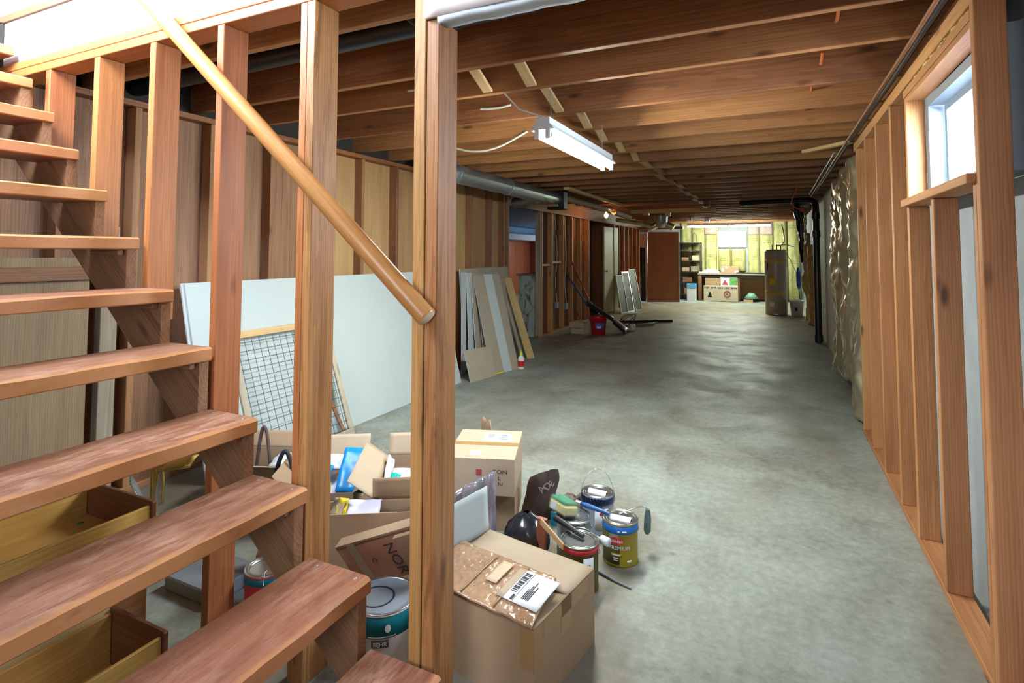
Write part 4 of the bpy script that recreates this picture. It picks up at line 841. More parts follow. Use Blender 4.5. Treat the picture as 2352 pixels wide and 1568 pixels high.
# ================================================================ clutter at the foot of the stairs
def carton(name, label, corner, u, lu, lv, h, z0=0.0, flaps=(), mat='card', inside='cardin', group=None, lid=False, th=.005):
    """open or closed carton; u = unit direction of the near edge, v is 90 degrees to its right-hand side away from u"""
    u = Vector((u[0], u[1], 0)).normalized(); v = Vector((u.y, -u.x, 0)) if lv < 0 else Vector((-u.y, u.x, 0)); lv = abs(lv)
    c = Vector((corner[0], corner[1], z0)); t = thing(name, label, 'box', tuple(c + u * lu / 2 + v * lv / 2), group)
    up = Vector((0, 0, 1)); m = M[mat]; mi = M[inside]
    def wall(a, d, L, inn, nm):
        q = [a, a + d * L, a + d * L + up * h, a + up * h]
        MB()._add(q + [p + inn * th for p in q], [(0, 1, 2, 3), (7, 6, 5, 4), (0, 4, 5, 1), (1, 5, 6, 2), (2, 6, 7, 3), (3, 7, 4, 0)]).build(nm, m, t)
    e = .0005
    wall(c, u, lu, v, 'side'); wall(c + v * lv, u, lu, -v, 'side'); wall(c + v * (th + e), v, lv - 2 * th - 2 * e, u, 'side'); wall(c + u * lu + v * (th + e), v, lv - 2 * th - 2 * e, -u, 'side')
    MB()._add([c + u * th * 1.2 + v * th * 1.2, c + u * (lu - th * 1.2) + v * th * 1.2, c + u * (lu - th * 1.2) + v * (lv - th * 1.2), c + u * th * 1.2 + v * (lv - th * 1.2)] + [c + u * th * 1.2 + v * th * 1.2 + up * th, c + u * (lu - th * 1.2) + v * th * 1.2 + up * th, c + u * (lu - th * 1.2) + v * (lv - th * 1.2) + up * th, c + u * th * 1.2 + v * (lv - th * 1.2) + up * th], [(3, 2, 1, 0), (4, 5, 6, 7), (0, 1, 5, 4), (1, 2, 6, 5), (2, 3, 7, 6), (3, 0, 4, 7)]).build('bottom', mi, t)
    edges = {'near': (c, u, lu, -v), 'far': (c + v * lv, u, lu, v), 'start': (c, v, lv, -u), 'end': (c + u * lu, v, lv, u)}
    for side, ln, ang, *rest in flaps:
        a, d, L, out = edges[side]; k = rest[0] if rest else 0.0
        dirv = up * math.cos(R(ang)) + out * math.sin(R(ang)); nrm = d.cross(dirv).normalized()
        def fn(s, q, a=a, d=d, L=L, dirv=dirv, nrm=nrm, ln=ln, k=k):
            return a + up * (h + .001) + d * (L * (.01 + .98 * s)) + dirv * (ln * q) + nrm * (k * ln * q * q * (.5 + s * .5) + .002 * nz(s * 4, q * 3, ln * 7))
        MB().slab(fn, 10, 6, nrm * .004).build('flap', rest[1] if len(rest) > 1 else m, t)
    if lid:
        for s0 in (0, 1):
            q = [c + up * (h + .0005) + v * (lv * (.5 * s0 + .002)) , c + up * (h + .0005) + u * lu + v * (lv * (.5 * s0 + .002)), c + up * (h + .0005) + u * lu + v * (lv * (.5 * s0 + .497)), c + up * (h + .0005) + v * (lv * (.5 * s0 + .497))]
            MB()._add(q + [p + up * .005 for p in q], [(3, 2, 1, 0), (4, 5, 6, 7), (0, 1, 5, 4), (1, 2, 6, 5), (2, 3, 7, 6), (3, 0, 4, 7)]).build('flap', m, t)
    return t, c, u, v
M['bubble'] = plain('brown_bubble_mailer', (.42, .25, .15), .16, nscale=55, namt=.4, bump=1.0, spec=.9)
M['ink'] = plain('label_ink', (.05, .05, .06), .7); M['packtape'] = plain('brown_packing_tape', (.36, .21, .09), .3, spec=.5)
# --- big foreground carton
u1 = (-.985, .174); big, c, u, v = carton('large_carton', 'large brown carton in the foreground with a label and bubble mailer on top', (-.707, 1.648), u1, .50, -.415, .262, flaps=(('far', .20, -91, .06, M['cardtan']), ('end', .185, 6, .04, M['drywall']), ('start', .10, -100, 0)))
up = Vector((0, 0, 1))
def on(s, q, z): return c + u * s + v * q + up * z
for (s, q, w, hgt, a) in ((.0, 0, .05, .13, 'u'), (.0, .0, .045, .13, 'v'), (.0, .06, .30, .05, 'v'), (.0, .17, .07, .11, 'v'), (.0, .17, .06, .02, 'v')):
    if a == 'u': MB()._add([on(s, -.0012, .262 - hgt), on(s + w, -.0012, .262 - hgt), on(s + w, -.0012, .262), on(s, -.0012, .262), on(s, -.0002, .262 - hgt), on(s + w, -.0002, .262 - hgt), on(s + w, -.0002, .262), on(s, -.0002, .262)], [(0, 1, 2, 3), (7, 6, 5, 4), (0, 4, 5, 1), (1, 5, 6, 2), (2, 6, 7, 3), (3, 7, 4, 0)]).build('tape', M['packtape'], big)
    else: MB()._add([on(-.0012, q, .262 - hgt), on(-.0012, q + w, .262 - hgt), on(-.0012, q + w, .262), on(-.0012, q, .262), on(-.0002, q, .262 - hgt), on(-.0002, q + w, .262 - hgt), on(-.0002, q + w, .262), on(-.0002, q, .262)], [(0, 1, 2, 3), (7, 6, 5, 4), (0, 4, 5, 1), (1, 5, 6, 2), (2, 6, 7, 3), (3, 7, 4, 0)]).build('tape', M['packtape'], big)
mail = thing('bubble_mailer', 'shiny brown bubble mailer with shipping label lying across the large carton', 'mailer', tuple(on(.25, .1, .27)))
def mz(s, q): return .274 + .026 * math.sin(min(1, q / .23) * 1.4)
MB().slab(lambda a, b: on(.004 + .05 * b + (.49 - .05 * b) * a, -.006 + .235 * b, mz(a, .235 * b) + .0035 * nz(a * 30, b * 14) + .004 * nz(a * 7, b * 5, 4)), 70, 34, (0, 0, -.009)).build('pouch', M['bubble'], mail)
for s in (.16, .30): MB().slab(lambda a, b, s=s: on(s + .006 * a, .0 + .22 * b, mz(.6, .22 * b) + .0065), 1, 10, (0, 0, -.002)).build('seam', M['packtape'], mail)
def lab(s0, s1, q0, q1, name, mat, par, dz=.0075):
    return MB().slab(lambda a, b: on(s0 + (s1 - s0) * a, q0 + (q1 - q0) * b, mz((s0 + (s1 - s0) * a) / .5, q0 + (q1 - q0) * b) + dz), 6, 6, (0, 0, -.0012)).build(name, mat, par)
lab(.02, .155, .045, .20, 'shipping_label', M['whitelabel'], mail); lab(.1555, .185, .045, .20, 'label_margin', M['cardtan'], mail); lab(.215, .262, .085, .20, 'blank_label', M['endgrain'], mail, .0085)
for k in range(12): lab(.128 - .0003 * k + .0, .150, .085 + .0085 * k, .0885 + .0085 * k + .002 * (k % 3), 'barcode_bar', M['ink'], mail, .0084)
for k in range(5): lab(.094 - .006 * k, .096 - .006 * k + .002, .07, .12 + .02 * (k % 3), 'address_line', M['ink'], mail, .0084)
lab(.118, .1195, .048, .198, 'label_rule', M['ink'], mail, .0084); lab(.122, .132, .05, .075, 'code_block', M['ink'], mail, .0084)

# --- second closed carton with lettering, standing on a plain one
bu = Vector((-.944, -.33, 0)).normalized()
t3, *_ = carton('low_carton', 'plain carton beneath the lettered carton', (-1.25, 2.66), (bu.x, bu.y), .30, -.40, .20, mat='card', lid=True)
b2, c2, u2, v2 = carton('lettered_carton', 'tan closed carton with black lettering and a shipping label on top', (-1.222, 2.60), (bu.x, bu.y), .36, -.46, .178, .207, mat='cardtan', lid=True)
def on2(s, q, z): return c2 + u2 * s + v2 * q + Vector((0, 0, z))
Mt = frame(on2(.115, -.001, .115), -u2, (0, 0, 1))
for i, (w, dz) in enumerate((('TON', 0), ('L', -.033), ('N', -.062))): text('lettering', w, .028, frame(on2((.115, .088, .088)[i], -.001, .112 + dz), -u2, (0, 0, 1)), M['ink'], b2, sx=1.25)
MB()._add([on2(.17, -.0012, .10), on2(.20, -.0012, .10), on2(.20, -.0012, .13), on2(.17, -.0012, .13)] + [on2(.17, -.0002, .10), on2(.20, -.0002, .10), on2(.20, -.0002, .13), on2(.17, -.0002, .13)], [(3, 2, 1, 0), (4, 5, 6, 7), (0, 1, 5, 4), (1, 2, 6, 5), (2, 3, 7, 6), (3, 0, 4, 7)]).build('emblem', M['redprint'], b2)
def flat2(s0, s1, q0, q1, nm, mt, dz=.007): return MB()._add([on2(s0, q0, .178 + dz), on2(s1, q0, .178 + dz), on2(s1, q1, .178 + dz), on2(s0, q1, .178 + dz), on2(s0, q0, .178 + dz - .001), on2(s1, q0, .178 + dz - .001), on2(s1, q1, .178 + dz - .001), on2(s0, q1, .178 + dz - .001)], [(0, 1, 2, 3), (7, 6, 5, 4), (0, 4, 5, 1), (1, 5, 6, 2), (2, 6, 7, 3), (3, 7, 4, 0)]).build(nm, mt, b2)
flat2(.05, .21, .27, .40, 'shipping_label', M['whitelabel']); flat2(.19, .245, .05, .12, 'small_label', M['whitelabel']); flat2(0, .36, .20, .25, 'tape', M['packtape'], .0065)
for k in range(7): flat2(.155 + .005 * k, .1575 + .005 * k, .32, .39, 'barcode_bar', M['ink'], .0078)
for k in range(4): flat2(.07, .12 + .01 * (k % 2), .30 + .02 * k, .305 + .02 * k, 'address_line', M['ink'], .0078)
tag(MB().slab(lambda a, b: (-1.66 + .10 * a, 3.05 - .05 * a, .16 + .27 * b + .02 * nz(a * 3, b)) if a < .9 else (-1.565, 3.0, .16 + .22 * b), 6, 6, (0, .004, 0)).build('card_scrap', M['card']), 'pointed scrap of cardboard sticking up behind the lettered carton', 'cardboard')
o = MB().slab(lambda a, b: (-1.40 + .17 * a + .02 * nz(a * 4, b * 4), 2.30 + .06 * a + .03 * nz(a * 6, b * 5, 2), .003 + .41 * b * (.75 + .25 * a) + .015 * nz(a * 9, b * 9)), 16, 14, (.01, .03, 0)).build('plastic_packet', clear('crinkled_plastic_film', (.75, .8, .95), .35, .12, .35, (.45, .42, .5))); tag(o, 'crinkled clear plastic packet propped between the two large cartons', 'packet')

# --- dark paper sack and black bag
sk = thing('paper_sack', 'crumpled dark brown paper sack with pale letters behind the cans', 'sack', (-1.22, 2.92, 0))
M['sackbrown'] = plain('dark_brown_sack', (.10, .065, .06), .6, nscale=14, namt=.35, bump=.3); M['sackpale'] = plain('pale_print', (.42, .33, .29), .7); M['sackin'] = plain('olive_sack_inside', (.14, .12, .06), .8)
def sackfn(a, b, k=1.0):
    an = 2 * math.pi * a; r = (.14 - .03 * b + .02 * nz(math.cos(an) * 2, math.sin(an) * 2, b * 3)) * k
    return (-1.215 + r * .72 * math.cos(an) + .03 * b, 2.90 + r * .62 * math.sin(an), .001 + (.22 + .05 * math.cos(an + .6)) * b)
MB().grid(sackfn, 36, 16).build('sack', M['sackbrown'], sk); MB().grid(lambda a, b: sackfn(1 - a, .25 + .745 * b, .97), 36, 10).build('sack_lining', M['sackin'], sk)
for i, ch in enumerate('ADE'):
    an = -1.15 + .30 * i; p = Vector(sackfn(an / (2 * math.pi) % 1, .55 + .05 * i)); q = Vector(sackfn((an + .1) / (2 * math.pi) % 1, .60 + .05 * i)); nrm = Vector((math.cos(an), math.sin(an), .1)).normalized()
    text('lettering', ch, .055, frame(p + nrm * .012, (q - p), (0, 0, 1)), M['sackpale'], sk)
bb = MB().grid(lambda a, b: (-1.09 + (.115 * math.sin(math.pi * (.08 + .9 * b)) ** .7 + .008 * nz(math.cos(6.283 * a) * 4, math.sin(6.283 * a) * 4, b * 6)) * math.cos(6.2832 * a), 2.46 + .09 * math.sin(math.pi * (.08 + .9 * b)) ** .7 * math.sin(6.2832 * a), .002 + .215 * b + .006 * nz(a * 9, b * 7)), 40, 22).build('black_bag', M['poly']); tag(bb, 'shiny black plastic bag stuffed between cartons and paint cans', 'bag')
tag(MB().slab(lambda a, b: (-1.10 + .20 * a, 2.80 + .06 * a + .03 * nz(a * 5, b * 5), .001 + .16 * b * math.sin(math.pi * (.1 + .8 * a)) ** .4 + .02 * b * nz(a * 8, b * 6)), 18, 10, (0, .05, 0)).build('brown_wrapper', M['sackbrown']), 'crumpled brown wrapper behind the yellow sponge pack', 'wrapper')

# --- paint cans
M['tin'] = plain('bright_tin', (.55, .57, .58), .22, .95, nscale=20, namt=.1); M['olive'] = plain('olive_label', (.30, .22, .012), .4); M['olivedk'] = plain('dark_olive_label', (.10, .085, .015), .4); M['blueband'] = plain('blue_label_band', (.02, .16, .55), .4); M['redband'] = plain('red_label_band', (.60, .03, .05), .4); M['teal'] = plain('teal_label', (.0, .16, .20), .4); M['navydrip'] = plain('navy_paint', (.012, .02, .06), .35); M['greylabel'] = plain('grey_label', (.35, .40, .45), .4)
def bent_text(name, body, size, c, r, ang, z, mat, par, sx=1.0):
    o = text(name, body, size, Matrix.Identity(4), mat, par, 'CENTER', .0003, sx)
    o.matrix_parent_inverse = wm(par).inverted()
    for vt in o.data.vertices:
        x, y, zz = vt.co; a = ang + x / r; rr = r + .0006 + zz
        vt.co = (c[0] + rr * math.cos(a), c[1] + rr * math.sin(a), z + y)
    o.data.update(); return o
def badge(c, r, ang, z, w, h, name, mat, par, dr=.0008):
    n = 24; vs = [(0, 0)] + [(w / 2 * math.cos(2 * math.pi * k / n), h / 2 * math.sin(2 * math.pi * k / n)) for k in range(n)]
    P = lambda x, y, d: (c[0] + (r + d) * math.cos(ang + x / r), c[1] + (r + d) * math.sin(ang + x / r), z + y)
    f = [P(x, y, dr) for x, y in vs] + [P(x, y, dr * .3) for x, y in vs]
    fs = [(0, 1 + k, 1 + (k + 1) % n) for k in range(n)] + [(1 + k, n + 2 + k, n + 2 + (k + 1) % n, 1 + (k + 1) % n) for k in range(n)]
    return MB()._add(f, fs).build(name, mat, par)
def paint_can(label, c, body, r=.083, h=.19, z0=0.0, band=None, bandh=.03, bail=None, lidmat='tin', group='paint cans at the foot of the stairs', drips=False, paper=True):
    t = thing('paint_can', label, 'paint can', (c[0], c[1], z0), group); C = (c[0], c[1], z0)
    MB().lathe([(.0, .003), (r - .004, .003), (r, 0), (r + .001, .004), (r - .001, .008), (r - .001, h - .008), (r + .002, h - .006), (r + .002, h - .001), (r - .004, h - .002), (r - .005, h - .014), (0, h - .014)], 40, C).build('body', M[body], t)
    MB().lathe([(r + .002, h - .001), (r + .003, h + .002), (r, h + .004), (r - .006, h + .001), (r - .012, h - .004)], 40, C, caps=False).build('rim', M['tin'], t)
    MB().lathe([(r - .007, h - .002), (r - .012, h + .003), (r - .018, h + .002), (r - .021, h - .006), (r * .5, h - .005), (0, h - .005)][::-1], 40, C).build('lid', M[lidmat], t)
    if band: MB().lathe([(r + .0002, h - .012 - bandh), (r + .0012, h - .0118 - bandh), (r + .0012, h - .0085), (r + .0002, h - .008)], 40, C).build('label_band', M[band], t)
    for a in (0, math.pi):
        a += bail[0] if bail else .3
        MB().lathe([(.009, 0), (.010, .002), (.006, .005), (0, .006)], 10).build('ear', M['tin'], t, frame((C[0] + r * math.cos(a), C[1] + r * math.sin(a), z0 + h - .045), (-math.sin(a), math.cos(a), 0), (0, 0, 1)))
    if bail:
        a0, tilt, *ex = bail; d = Vector((math.cos(a0), math.sin(a0), 0)); nrm = Vector((-d.y, d.x, 0)); upv = Vector((0, 0, 1)) * math.cos(tilt) + nrm * math.sin(tilt)
        base = Vector((C[0], C[1], z0 + h - .045)); rr = r + .007
        MB().tube([base + d * (rr * math.cos(k * math.pi / 18)) + upv * ((.125 if not ex else ex[0]) * math.sin(k * math.pi / 18)) for k in range(19)], .0018, 6).build('bail', M['tin'], t)
    return t, C
# can with blue band and navy drips (rearmost)
A, CA = paint_can('paint can with navy drips and its wire handle raised, rearmost of the cans', (-.868, 2.885), 'greylabel', band='blueband', bail=(R(25), .15, .155))
for k in range(9):
    a = R(-150 + 11 * k); L = .035 + .07 * abs(nz(k * 1.7, 3)); MB().tube([(CA[0] + .0845 * math.cos(a), CA[1] + .0845 * math.sin(a), .187), (CA[0] + .0848 * math.cos(a), CA[1] + .0848 * math.sin(a), .187 - L)], [.006, .0035], 6).build('paint_drip', M['navydrip'], A)
MB().lathe([(.0842, .155), (.0852, .157), (.0852, .178), (.0842, .18)], 40, CA).build('paint_ring', M['navydrip'], A)
wrap(CA, .0832, R(-85), R(-35), .03, .135, 'white_label', M['whitelabel'], A, .0012); badge(CA, .0845, R(-62), .11, .018, .018, 'heart_mark', M['redband'], A)
MB().slab(lambda a, b: (CA[0] - .05 + .10 * a, CA[1] - .022 + .045 * b - .01 * a, .1885 + .012 * math.sin(math.pi * b) + .004 * nz(a * 9, b * 5)), 14, 6, (0, 0, -.003)).build('paint_chip_rag', M['whitelabel'], A)
# olive can in front
B, CB = paint_can('olive and gold paint can with a blue band and red oval badge', (-.690, 2.655), 'olive', band='blueband', bail=None)
wrap(CB, .0825, R(-150), R(-78), .012, .148, 'dark_label_half', M['olivedk'], B, .0012)
badge(CB, .0835, R(-88), .118, .068, .034, 'oval_badge', M['redband'], B, .0012); bent_text('badge_name', 'Glidden', .019, CB, .0850, R(-88), .112, M['whitelabel'], B)
bent_text('big_lettering', 'PREMIUM', .022, CB, .0838, R(-78), .080, M['whitelabel'], B, 1.1)
wrap(CB, .0835, R(-105), R(-72), .048, .062, 'gold_plate', M['olive'], B, .0012); 
for zz, a0, a1, hh in ((.053, -101, -76, .004), (.038, -98, -82, .006), (.029, -97, -83, .004), (.022, -54, -38, .010), (.158, -70, -56, .006), (.158, -84, -77, .006)): wrap(CB, .0838 if zz != .053 else .0848, R(a0), R(a1), zz, zz + hh, 'fine_print', M['whitelabel'], B, .0009)
MB().slab(lambda a, b: (CB[0] - .045 + .10 * a, CB[1] - .03 + .05 * b, .1885 + .010 * math.sin(math.pi * b) + .004 * nz(a * 9, b * 5, 3)), 14, 6, (0, 0, -.003)).build('label_sheet', M['whitelabel'], B)
# red banded can, half hidden by the large carton
Cc, CC = paint_can('paint can with a red band and glass clear lid beside the large carton', (-.800, 2.375), 'olivedk', band='redband', bandh=.016, bail=(R(15), .95, .10))
badge((CC[0], CC[1], 0), .0001, 0, 0, .0, .0, 'lid_dot', M['whitelabel'], Cc) if False else MB().lathe([(0, .1865), (.032, .1865), (.033, .186)], 24, CC).build('lid_sticker', M['whitelabel'], Cc)
wrap(CC, .0825, R(-60), R(-25), .02, .15, 'white_label', M['whitelabel'], Cc, .0012); bent_text('label_lettering', 'M', .022, CC, .0845, R(-43), .11, M['ink'], Cc)
# silver lidded can carrying the sponges
D, CD = paint_can('silver lidded grey paint can under the sponge pack', (-.895, 2.575), 'greylabel', bail=None, r=.082)
# sponge pack
sp = thing('sponge_pack', 'pack of yellow sponges with a green scouring side on a paint can', 'sponge', (-.95, 2.57, .19))
M['spongey'] = plain('yellow_sponge', (.72, .62, .26), .9, nscale=60, namt=.2, bump=.5); M['scour'] = plain('green_scourer', (.02, .28, .12), .8, nscale=60, namt=.3, bump=.5)
Ms = Matrix.Translation((-.945, 2.575, .232)) @ Matrix.Rotation(R(-32), 4, 'Z') @ Matrix.Rotation(R(-14), 4, 'X')
MB().box(-.062, .062, -.042, .042, -.034, .012, .008).build('sponge', M['spongey'], sp, Ms); MB().box(-.058, .050, -.038, .040, .0125, .026, .004).build('scouring_pad', M['scour'], sp, Ms); MB().box(-.045, -.005, -.0435, -.0425, -.028, .004).build('paper_label', M['whitelabel'], sp, Ms)
MB().box(-.066, .075, -.047, .046, -.038, .030, .010).build('wrapper', clear('clear_wrapper', (.95, .97, .97), .16, .06, .04), sp, Ms)
# brushes, roller, bottle
bl = thing('blue_paint_brush', 'paint brush with a blue handle lying across two can lids', 'brush', (-.80, 2.62, .2)); M['bluepl'] = plain('blue_plastic', (.015, .10, .30), .35)
p0, p1 = Vector((-.885, 2.66, .215)), Vector((-.735, 2.632, .206)); dd = (p1 - p0).normalized()
MB().tube([p0, p0 + dd * .03, p0 + dd * .10, p1], [.008, .013, .010, .008], 10).build('handle', M['bluepl'], bl); MB().tube([p0 - dd * .028, p0 - dd * .001], .011, 8).build('ferrule', M['tin'], bl)
rl = thing('paint_roller', 'paint roller frame with a dark green handle hanging off the olive can', 'roller', (-.66, 2.70, .2)); M['dkgreen'] = plain('grey_green_grip', (.10, .15, .15), .5)
MB().tube([(-.695, 2.665, .202), (-.655, 2.72, .206), (-.625, 2.752, .213), (-.595, 2.765, .213), (-.582, 2.768, .20)], .0032, 8).build('wire_frame', M['tin'], rl); MB().tube([(-.582, 2.768, .203), (-.583, 2.769, .16), (-.586, 2.770, .10), (-.588, 2.771, .085)], [.010, .017, .017, .010], 12).build('grip', M['dkgreen'], rl)
bh = thing('black_paint_brush', 'paint brush with a thick black handle resting on the red banded can', 'brush', (-.86, 2.42, .2))
p0, p1 = Vector((-.945, 2.455, .222)), Vector((-.785, 2.385, .203)); MB().tube([p0, lerp(p0, p1, .4), p1], [.013, .014, .010], 10).build('handle', M['black'], bh); MB().box(-.012, .012, -.004, .004, -.03, .03).build('bristles', M['teal'], bh, Matrix.Translation((-.955, 2.46, .212)))
tag(bar('stir_stick', (-.975, 2.352, .245), (-.835, 2.268, .200), .030, .008, M['pine'], None, (0, 0, 1)), 'flat wooden paint stirring stick leaning over the red banded can', 'stick')
tag(bar('red_brown_block', (-1.005, 2.42, .0), (-.985, 2.40, .235), .045, .02, M['brownwood'], None, (1, 0, 0)), 'reddish brown piece of wood standing beside the black bag', 'wood')
wbt = thing('white_nozzle_bottle', 'small translucent white bottle lying with its cap toward the olive can', 'bottle', (-.70, 2.44, .17)); M['milky'] = plain('milky_plastic_cap', (.66, .70, .75), .3)
Mb = frame((-.735, 2.46, .172), (.93, -.28, -.05), (0, 0, 1)); Mb2 = Mb @ Matrix(((0, 0, 1, 0), (1, 0, 0, 0), (0, 1, 0, 0), (0, 0, 0, 1)))
MB().lathe([(.0, .052), (.017, .052), (.019, .048), (.019, .014), (.015, .008), (.006, .004), (.005, -.03), (.003, -.055), (0, -.055)][::-1], 18).build('body', M['milky'], wbt, Mb2); text('cap_mark', 'H', .014, Mb2 @ Matrix.Translation((-.005, -.005, .0535)), M['greysoff'], wbt)
tag(MB().tube([(-.745, 2.49, .008), (-.66, 2.455, .006), (-.586, 2.434, .006)], [.007, .005, .004], 8).build('thin_rod', M['greysoff']), 'thin dark rod lying on the floor in front of the olive can', 'rod')

# --- teal lidded can behind the post and green can under the stairs
E_, CE = paint_can('large teal and white paint can with dark smeared lid behind the newel post', (-1.302, 1.66), 'whitelabel', r=.115, h=.21, band='teal', bandh=.065, lidmat='greysoff')
MB().lathe([(0, .2075), (.055, .2078), (.062, .2090), (.066, .2075)], 30, (CE[0] - .02, CE[1] - .015, 0)).build('lid_smear', M['navydrip'], E_); bent_text('brand_lettering', 'BEHR', .020, CE, .1165, R(-58), .108, M['whitelabel'], E_)
wrap(CE, .1145, R(-73), R(-43), .103, .127, 'brand_plate', M['ink'], E_, .0012); badge(CE, .1165, R(-45), .165, .02, .026, 'leaf_mark', M['whitelabel'], E_, .0009); wrap(CE, .1152, R(-80), R(-30), .135, .139, 'label_line', M['tin'], E_, .002)
paint_can('red paint can with a teal rim band half hidden under the stairs', (-1.865, 1.635), 'redband', r=.085, band='teal', bandh=.022)
MB().lathe([(0, .1865), (.036, .1865), (.037, .186)], 24, (-1.865, 1.635, 0)).build('lid_sticker', M['whitelabel'], bpy.data.objects['paint_can.005'])
MB().tube([(-1.845, 1.615, .188), (-1.82, 1.58, .20), (-1.80, 1.56, .17)], .0012, 5).build('string', M['whitelabel'], bpy.data.objects['paint_can.005'])

# --- cartons between the two posts
n_ = Vector((.86, .51, 0)).normalized()
ca, *_ = carton('shallow_carton', 'narrow open carton of odds and ends seen between the two posts', (-2.03, 1.742), (n_.x, n_.y), .66, .135, .30, mat='card')
cB, cc, uB, vB = carton('flapped_carton', 'open carton with raised flaps holding papers and orange packets', (-1.715, 2.09), (n_.x, n_.y), .30, .56, .30, flaps=(('start', .145, 55, 0, M['cardtan']), ('far', .12, 20, 0, M['cardtan']), ('near', .105, 12, -.1)))
cC, *_ = carton('left_carton', 'open carton with blue packets behind the stair post', (-2.30, 2.12), (n_.x, n_.y), .34, .52, .20, flaps=(('far', .13, 25, 0, M['cardtan']), ('end', .10, 60, 0), ('start', .12, 40, 0)))
def blob(name, c, s, mat, label, cat, seed, rot=0, flat=.6):
    o = MB().grid(lambda a, b: (s[0] * math.cos(6.2832 * a) * math.sin(math.pi * b) ** flat * (1 + .15 * nz(math.cos(6.28 * a) * 2, b * 4, seed)), s[1] * math.sin(6.2832 * a) * math.sin(math.pi * b) ** flat * (1 + .15 * nz(math.sin(6.28 * a) * 2, b * 4, seed)), -s[2] * math.cos(math.pi * b)), 24, 12).build(name, mat, None, Matrix.Translation(c) @ Matrix.Rotation(rot, 4, 'Z'))
    return tag(o, label, cat)
def paper(name, c, w, l, rot, tilt, mat, label, cat='paper', th=.003, seed=0, roll=0):
    o = MB().slab(lambda a, b: (w * (a - .5), l * (b - .5), .012 * nz(a * 3, b * 3, seed)), 8, 8, (0, 0, -th)).build(name, mat, None, Matrix.Translation(c) @ Matrix.Rotation(rot, 4, 'Z') @ Matrix.Rotation(tilt, 4, 'X') @ Matrix.Rotation(roll, 4, 'Y'))
    return tag(o, label, cat)
M['orangepk'] = plain('orange_packet', (.80, .32, .01), .4); M['tealpk'] = plain('teal_green_packet', (.0, .36, .28), .4); M['bluepk'] = plain('bright_blue_packet', (.01, .26, .62), .35); M['lav'] = plain('lavender_paper', (.62, .58, .70), .6); M['limey'] = plain('lime_plastic', (.50, .65, .02), .4)
def inB(s, q, z): return tuple(cc + uB * s + vB * q + Vector((0, 0, z)))
blob('filler_papers', inB(.15, .28, .12), (.12, .22, .11), M['lav'], 'heap of crumpled papers filling the flapped carton', 'paper', 5, math.atan2(uB.y, uB.x))
paper('white_envelope', inB(.15, .26, .255), .20, .24, .5, R(22), M['whitelabel'], 'white printed paper sheets inside the flapped carton'); paper('orange_packet', inB(.22, .16, .25), .14, .12, .55, R(30), M['orangepk'], 'orange striped packet inside the flapped carton', 'packet', .012); paper('teal_packet', inB(.07, .20, .27), .05, .15, .35, R(40), M['tealpk'], 'slim teal green packet inside the flapped carton', 'packet', .012, 3, R(25)); paper('lavender_folder', inB(.035, .34, .29), .05, .26, .55, R(15), M['lav'], 'pale lavender folder at the left inside the flapped carton', 'folder', .01, 4, R(55))
na = Vector((-n_.y, n_.x, 0))
def inA(s, q, z): return tuple(Vector((-2.03, 1.742, 0)) + n_ * s + na * q + Vector((0, 0, z)))
blob('scrap_heap', inA(.33, .0675, .13), (.29, .05, .11), M['greysoff'], 'heap of dark scraps at the bottom of the shallow carton', 'scraps', 9, math.atan2(n_.y, n_.x))
bt_ = thing('spray_trigger_bottle', 'black spray bottle with a silver label standing in the shallow carton', 'bottle', inA(.24, .07, .2)); q = inA(.24, .065, 0)
MB().lathe([(.030, .16), (.034, .17), (.034, .30), (.028, .335), (.012, .36), (.012, .375)], 18, q).build('body', M['black'], bt_); MB().lathe([(.0344, .24), (.0352, .242), (.0352, .315), (.0344, .317)], 18, q).build('label_band', M['foil'], bt_); MB().box(-.014, .035, -.012, .012, .372, .412, .005).build('trigger_head', M['limey'], bt_, Matrix.Translation(q) @ Matrix.Rotation(R(40), 4, 'Z'))
bt2 = thing('brown_bottle', 'dark bottle with an orange cap in the shallow carton', 'bottle', inA(.20, .05, .2)); q = inA(.175, .07, 0); MB().lathe([(.022, .2), (.024, .21), (.024, .33), (.010, .36), (.010, .37)], 16, q).build('body', M['sackbrown'], bt2); MB().lathe([(.013, .37), (.013, .39), (.006, .40), (0, .40)], 14, q).build('cap', M['orangepk'], bt2)
paper('yellow_tag', inA(.325, .07, .305), .05, .07, .2, R(60), M['ylabel'], 'small yellow tag in the shallow carton', 'tag', .004); paper('note_sheet', inA(.42, .07, .29), .15, .10, .5, R(28), M['lav'], 'printed note sheet at the right of the shallow carton'); paper('cream_card', inA(.30, .06, .285), .06, .12, .1, R(50), M['cardtan'], 'narrow cream card standing beside the yellow tag', 'card')
paper('blue_packet', (-2.13, 2.44, .25), .16, .24, .4, R(48), M['bluepk'], 'large bright blue packet in the left carton', 'packet', .02); paper('blue_pouch', (-2.27, 2.33, .22), .10, .14, .2, R(50), M['bluepk'], 'small bright blue pouch beside the large blue packet', 'packet', .015, 2); blob('green_bottle_bag', (-2.03, 1.99, .09), (.055, .07, .088), plain('leaf_green_plastic', (.04, .20, .02), .5), 'green plastic bag between the left carton and the post', 'bag', 2); blob('left_filler', (-2.25, 2.45, .10), (.12, .17, .085), M['lav'], 'crumpled paper heap in the left carton', 'paper', 15)
